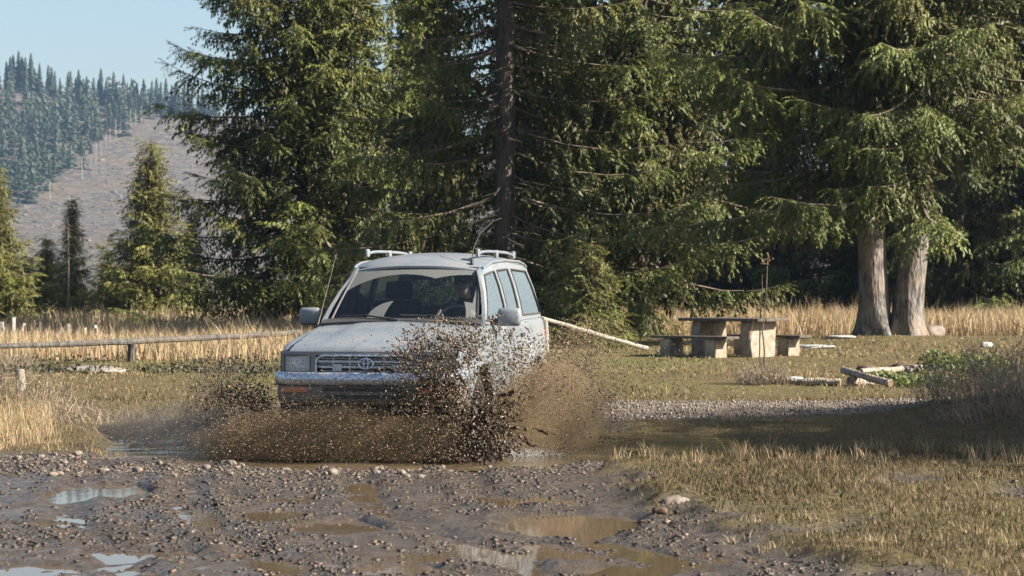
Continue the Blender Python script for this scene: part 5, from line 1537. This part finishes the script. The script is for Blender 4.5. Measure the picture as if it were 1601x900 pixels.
MB().grid([[(hc.x + .080 * math.cos(a), hc.y + .02 + .098 * math.sin(a), hc.z + z_) for z_ in (-.055, -.01, .035)] for a in np.linspace(-.1, math.pi + .1, 16)]).build("hair", plain("dark_hair", (.02, .014, .01), .7, .3, 0, .3, 60), drv, 180)

# ------------------------------------------------------------------ mud and water thrown up by the wheels
def carw(p):                                                     # car-local points -> world
    p = np.asarray(p); c, s = math.cos(CAR_YAW), math.sin(CAR_YAW)
    return np.stack([car.location.x + p[:, 0] * c - p[:, 1] * s, car.location.y + p[:, 0] * s + p[:, 1] * c, car.location.z + p[:, 2]], 1)
rs_ = np.random.default_rng(99)
def mud_mat(name, k=1.0, rough=.3):
    t = NT(name); at = t.new("VertexColor"); at.layer_name = "tint"
    return t.finish(t.principled(at.outputs[0], rough, .45))
M["drop"] = mud_mat("flying_mud_drops")
def drops(name, pos, size, base, label, tmpl="oct", vary=.4, stretch=None, cat="splash"):
    n = len(pos); tv, tf = (OCTV, OCTF) if tmpl == "oct" else (TETV, TETF) if tmpl == "tet" else (ICO1V, ICO1F)
    col = np.array(base) * np.clip(1 + vary * rs_.normal(size=(n, 1)), .25, 2.2)
    st = np.stack([np.exp(.25 * rs_.normal(size=n)), np.exp(.25 * rs_.normal(size=n)), np.exp(.45 * rs_.normal(size=n))], 1) if stretch is None else stretch
    o = scatter(name, tv, tf, pos, size, st, rs_, M["drop"], None, col, None, .12)
    return tag(o, label, cat, kind="stuff")
def outside_car(p):
    """drop points that would lie inside the body"""
    x, y, z = p[:, 0], p[:, 1], p[:, 2]
    inb = (np.abs(x) < .86) & (y > -.08) & (y < 4.6) & (z > .35) & (z < np.where(y < 1.3, np.interp(y, [0, .1, 1.3], [.90, .93, 1.14]), 1.8))
    return p[~inb]
def lump(p, sc, seed):            # clumpiness: keep points where 3-D noise is high
    n = fbm(p[:, 0] * sc + 3.1 * p[:, 1] * sc * .3, p[:, 2] * sc + p[:, 1] * sc * .7, seed, 4, .6)
    return n
def throw(n, src, v0, spread, tmax, seed_bias=1.0):
    """ballistic throw: points along arcs from a source"""
    v = np.array(v0)[None] + rs_.normal(size=(n, 3)) * np.array(spread)[None]
    t = rs_.random(n) ** seed_bias * tmax
    p = np.array(src)[None] + rs_.normal(size=(n, 3)) * np.array([.05, .12, .02]) + v * t[:, None]
    p[:, 2] -= 4.9 * t ** 2
    return p[p[:, 2] > .01]

# 1 low curtain pushed ahead of the bumper
n = 50000
p = np.stack([rs_.uniform(-1.15, .95, n), rs_.normal(-.30, .22, n), np.abs(rs_.gamma(1.7, .15, n))], 1)
hlim = .44 + .18 * sstep(-.2, .9, p[:, 0]) + .05 * fbm(p[:, 0] * 3, p[:, 0] * 0, 3, 3)
p = p[(p[:, 2] < hlim + .10 * rs_.normal(size=n)) & (rs_.random(n) < .8 + .5 * lump(p, 3.0, 1))]
p = outside_car(p)
drops("mud_spray", carw(p), rs_.uniform(.0024, .0054, len(p)), (.14, .095, .052), "low brown spray of muddy water pushed ahead of the bumper", "tet", .55)
# 2 left side: grey-brown mist and a torn plume beside the left wheel
n = 24000
p = np.stack([-.85 - np.abs(rs_.gamma(1.7, .30, n)), rs_.normal(.45, .45, n), np.abs(rs_.gamma(1.5, .13, n))], 1)
p = p[(p[:, 2] < .48 + .08 * rs_.normal(size=n) - .10 * (-p[:, 0] - .9))]
drops("mud_spray", carw(outside_car(p)), rs_.uniform(.002, .0045, len(outside_car(p))), (.15, .115, .08), "grey-brown mist of drops drifting left of the car", "tet", .5)
p = np.concatenate([throw(7000, (-.80, .35, .02), (-1.2, -.2, 3.0), (.55, .3, .55), .42, .8), throw(3500, (-.80, .35, .02), (-1.7, -.2, 3.3), (.35, .3, .35), .42, .6)])
p = outside_car(p[lump(p, 5, 4) > -.1])
drops("mud_clod", carw(p), .0025 + .007 * rs_.random(len(p)) ** 3, (.06, .045, .032), "torn dark plume of mud beside the left front wheel", "oct", .4)
# 3 big clods flung up over the bonnet by the right front wheel
n = 26000
p = np.stack([rs_.normal(.74, .30, n), rs_.normal(-.12, .28, n), rs_.normal(.86, .20, n)], 1)
d_ = np.hypot((p[:, 0] - .74 - .35 * (p[:, 2] - .86)) / .42, (p[:, 2] - .84) / .33)
p = p[(d_ < 1.15 + .25 * rs_.normal(size=n)) & (lump(p, 7, 9) + .25 * rs_.normal(size=n) > .05) & (p[:, 2] < 1.20)]
p = outside_car(p)[:7000]
drops("mud_clod", carw(p), .0028 + .0105 * rs_.random(len(p)) ** 4, (.10, .068, .038), "brown clods of mud flying over the right side of the bonnet", "oct", .45)
n = 16000
p = np.stack([.90 + np.abs(rs_.normal(0, .22, n)), rs_.uniform(-.2, 2.4, n), rs_.normal(.72, .30, n)], 1)
p = p[(lump(p, 5, 12) + .25 * rs_.normal(size=n) > .05) & (p[:, 2] > .1) & (p[:, 2] < 1.25 - .12 * p[:, 1])]
drops("mud_clod", carw(p), .0026 + .009 * rs_.random(len(p)) ** 4, (.10, .07, .04), "brown clods and drops flying past the driver's door", "oct", .45)
# 4 thick dark mass boiling out of the right front wheel
n = 17000
p = np.stack([rs_.normal(.82, .20, n), rs_.normal(-.05, .25, n), np.abs(rs_.normal(.05, .24, n))], 1)
p = p[(lump(p, 5, 15) + .2 * rs_.normal(size=n) > -.05)]
drops("mud_clod", carw(p), .003 + .016 * rs_.random(len(p)) ** 3, (.045, .030, .018), "thick dark mud boiling up at the right front wheel", "oct", .5)
# 5 fan of tan water and dark drops thrown out to the right
n = 44000
y_ = rs_.uniform(.6, 3.2, n); out = np.abs(rs_.gamma(1.6, .24, n)); p = np.stack([.88 + out, y_, rs_.random(n) ** 1.15 * (.42 + .75 * np.clip(out / .6, 0, 1) * np.exp(-((out - .65) / .6) ** 2))], 1)
p = p[p[:, 0] < 1.95 + .1 * rs_.normal(size=n)]
p = p[rs_.random(len(p)) < .75 + .6 * lump(p, 2.4, 20)]
drops("mud_spray", carw(p), rs_.uniform(.0024, .0054, len(p)), (.22, .15, .082), "tan fan of muddy water thrown out beside the rear wheel", "tet", .4)
n = 22000
p = np.stack([rs_.normal(1.50, .20, n), rs_.uniform(.8, 2.4, n), np.abs(rs_.normal(.30, .28, n))], 1)
p = p[(lump(p, 4.5, 25) + .25 * rs_.normal(size=n) > .0) & (p[:, 2] < .95)]
drops("mud_clod", carw(p), .0026 + .007 * rs_.random(len(p)) ** 3, (.07, .05, .03), "dark curtain of drops at the outer edge of the tan fan", "oct", .45)
n = 1500
p = np.stack([rs_.uniform(1.3, 2.6, n), rs_.uniform(.6, 3.0, n), rs_.random(n) ** 1.3 * .95], 1)
drops("mud_drop", carw(p), .003 + .005 * rs_.random(len(p)) ** 2, (.07, .05, .032), "scattered dark drops flying furthest to the right", "oct", .4)
# scattered drops in front of the radiator and left wing
n = 900
p = np.stack([rs_.uniform(-.85, .6, n), rs_.uniform(-.5, -.12, n), .35 + .75 * rs_.random(n) ** 1.6], 1)
drops("mud_drop", carw(p), .0025 + .004 * rs_.random(len(p)) ** 2, (.09, .065, .04), "fine dark drops flying in front of the radiator grille", "oct", .4)
# ropes of mud drawn out along the arcs
def ropes(count, src, v0, spread, tmax, r0, r1, label, mat):
    m = MB()
    for _ in range(count):
        v = np.array(v0) + rs_.normal(size=3) * np.array(spread); t0 = rs_.uniform(.1, .75) * tmax; dt = rs_.uniform(.07, .20) * tmax
        s_ = np.array(src) + rs_.normal(size=3) * np.array([.05, .14, .02]); pts = []; rad = []; rr_ = rs_.uniform(r0, r1)
        for q in range(9):
            t_ = t0 + dt * q / 8; p_ = s_ + v * t_ + rs_.normal(size=3) * .010; p_[2] -= 4.9 * t_ * t_; pts.append(p_); rad.append(rr_ * (.25 + abs(math.sin(math.pi * q / 8)) * rs_.uniform(.5, 1.5)))
        if min(q[2] for q in pts) < .01: continue
        m.tube([tuple(w) for w in carw(np.array(pts))], rad, 5)
    return tag(m.build("mud_rope", mat, None, 180), label, "splash", kind="stuff")
# torn liquid sheets leaving the wheels
def sheet_mat(name, c):
    t = NT(name); v = t.coord("Object"); n_ = t.noise(v, 30.0, 4.0, .6)
    col = t.ramp(n_, [(.35, [q * .6 for q in c]), (.65, [min(1, q * 1.4) for q in c])])
    p_ = t.principled(col, .22, .5, 0, t.bump(n_, .6, .02)); tr = t.new("BsdfTranslucent"); t.l(col, tr.inputs[0])
    mx = t.new("MixShader"); mx.inputs[0].default_value = .35; t.l(p_, mx.inputs[1]); t.l(tr.outputs[0], mx.inputs[2])
    return t.finish(mx.outputs[0])
M["mud_sheet"] = sheet_mat("thick_mud_sheet", (.085, .058, .033)); M["tan_sheet"] = sheet_mat("thin_tan_water_sheet", (.30, .21, .12))
def torn_sheet(src, az0, az1, v0, v1, lift0, lift1, tmax, seed, thr, mat, label, nth=150, nt=110, wob=.05, length=.3):
    A_, T_ = np.meshgrid(np.linspace(0, 1, nth), np.linspace(.015, 1, nt) * tmax, indexing='ij')
    az = az0 + (az1 - az0) * A_; nz_ = fbm(A_ * 7, T_ * 3, seed, 3)
    sp_ = v0 + (v1 - v0) * A_ + .5 * nz_; li = lift0 + (lift1 - lift0) * A_ + .55 * fbm(A_ * 9, T_ * 0 + 2.2, seed + 3, 4)
    X = src[0] + np.cos(az) * sp_ * T_; Y = src[1] + (A_ - .5) * length + np.sin(az) * sp_ * T_; Z = src[2] + li * T_ - 4.9 * T_ ** 2
    X = X + wob * T_ / tmax * fbm(A_ * 22, T_ * 30, seed + 5, 3); Y = Y + wob * T_ / tmax * fbm(A_ * 22, T_ * 30, seed + 6, 3); Z = Z + wob * T_ / tmax * fbm(A_ * 22, T_ * 30, seed + 7, 3)
    hole = fbm(A_ * 26, T_ / tmax * 16, seed + 9, 4, .6) - thr[0] - thr[1] * (T_ / tmax) ** 1.3
    ii = np.arange(nth * nt).reshape(nth, nt)
    q = np.stack([ii[:-1, :-1], ii[1:, :-1], ii[1:, 1:], ii[:-1, 1:]], -1).reshape(-1, 4)
    hh = hole.ravel(); zz = Z.ravel()
    keep = (hh[q].mean(1) > 0) & (zz[q].min(1) > .005)
    P_ = np.stack([X.ravel(), Y.ravel(), Z.ravel()], 1)
    o = mesh_np("mud_sheet", carw(P_), q[keep], M[mat], None, 180)
    bm = bmesh.new(); bm.from_mesh(o.data); bmesh.ops.delete(bm, geom=[v for v in bm.verts if not v.link_faces], context='VERTS'); bm.to_mesh(o.data); bm.free()
    return tag(o, label, "splash", kind="stuff")
torn_sheet((.84, .25, .0), -1.7, .1, 1.6, 1.3, 2.5, 3.2, .34, 3, (-.30, .75), "mud_sheet", "thick torn sheet of dark mud curling from the right front wheel", length=.5)
torn_sheet((.84, .05, .0), -2.2, -.6, 1.0, .9, 2.0, 2.6, .30, 13, (-.25, .7), "mud_sheet", "low ragged sheet of mud folding before the right front wheel", length=.3)
torn_sheet((-.84, .3, .0), math.pi - .3, math.pi + .9, 1.5, 1.2, 2.4, 2.8, .36, 43, (.0, .75), "mud_sheet", "torn sheet of mud rising beside the left front wheel", length=.5)
n = 30000
y_ = rs_.uniform(.3, 1.6, n); out = np.abs(rs_.normal(.16, .16, n)); p = np.stack([.90 + out, y_, rs_.random(n) ** 1.5 * (.34 + .5 * np.clip(out / .4, 0, 1))], 1)
p = p[rs_.random(len(p)) < .7 + .6 * lump(p, 4, 28)]
drops("mud_spray", carw(p), rs_.uniform(.0016, .0034, len(p)), (.32, .225, .125), "bright tan veil of fine muddy water right beside the front door", "tet", .3)
ropes(190, (.86, .15, .0), (.35, -1.0, 2.6), (.7, .6, .6), .40, .004, .013, "dark ropes of mud whipping up from the right front wheel", M["mud_sheet"])
ropes(120, (.90, .9, .0), (1.4, .1, 2.7), (.5, .6, .5), .40, .0025, .007, "dark strings of mud arching out right of the car", M["mud_sheet"])
ropes(110, (-.84, .3, .0), (-1.1, -.2, 2.5), (.4, .4, .45), .36, .002, .006, "dark strings of mud rising left of the car", M["mud_sheet"])
ropes(120, (.62, -.15, .45), (.35, -.5, 2.3), (.7, .3, .6), .42, .003, .009, "strings of mud flying over the bonnet corner", M["mud_sheet"])
# 6 white froth where the water is torn
n = 2600
p = np.stack([rs_.normal(1.15, .22, n), rs_.normal(.45, .2, n), np.abs(rs_.gamma(1.3, .022, n))], 1)
drops("water_froth", carw(p), rs_.uniform(.002, .0045, len(p)), (.45, .44, .43), "white froth on the puddle beside the right wheels", "oct", .15, cat="froth")

# soft mist of the finest drops hanging in the splash
def mist(name, parts, color, dens, label, seed):
    t = NT(name + "_volume"); v = t.new("VolumePrincipled"); v.inputs["Color"].default_value = (*color, 1); v.inputs["Density"].default_value = dens; v.inputs["Anisotropy"].default_value = .3
    t.l(v.outputs[0], t.out.inputs["Volume"])
    (cx_, cy_, cz_), (ax_, ay_, az_) = parts
    V = ICO3V.copy(); d = 1 + .45 * fbm(V[:, 0] * 3.1 + seed, V[:, 1] * 2.3 + V[:, 2] * 1.9, seed, 4)
    V = V * d[:, None] * np.array([ax_, ay_, az_]) + np.array([cx_, cy_, cz_]); V[:, 2] = np.maximum(V[:, 2], .02)
    return tag(mesh_np(name, carw(V), ICO3F, t.m, None, 180), label, "mist", kind="stuff")
mist("spray_mist", ((-.15, -.42, .10), (1.15, .32, .36)), (.50, .36, .22), 1.15, "soft brown mist hanging before the bumper", 3)
mist("spray_mist", ((1.35, 1.5, .16), (.48, 1.1, .62)), (.60, .44, .26), 1.05, "tan mist standing in the fan right of the car", 5)
mist("spray_mist", ((-1.65, .35, .08), (.85, .5, .40)), (.50, .44, .38), 0.8, "thin grey mist drifting left of the car", 7)
# ------------------------------------------------------------------ haze over the whole valley
hz_t = NT("valley_haze")
pv = hz_t.new("VolumePrincipled")
pv.inputs["Color"].default_value = (0.44, 0.68, 1.0, 1.0)
pv.inputs["Density"].default_value = 0.00011
pv.inputs["Anisotropy"].default_value = 0.2
hz_t.l(pv.outputs[0], hz_t.out.inputs["Volume"])
hb = MB().box((0, 1375, 84.0), (5400, 3450, 172.0))
tag(hb.build("haze", hz_t.m, None, None), "thin pale blue haze filling the valley air", "haze", kind="stuff")
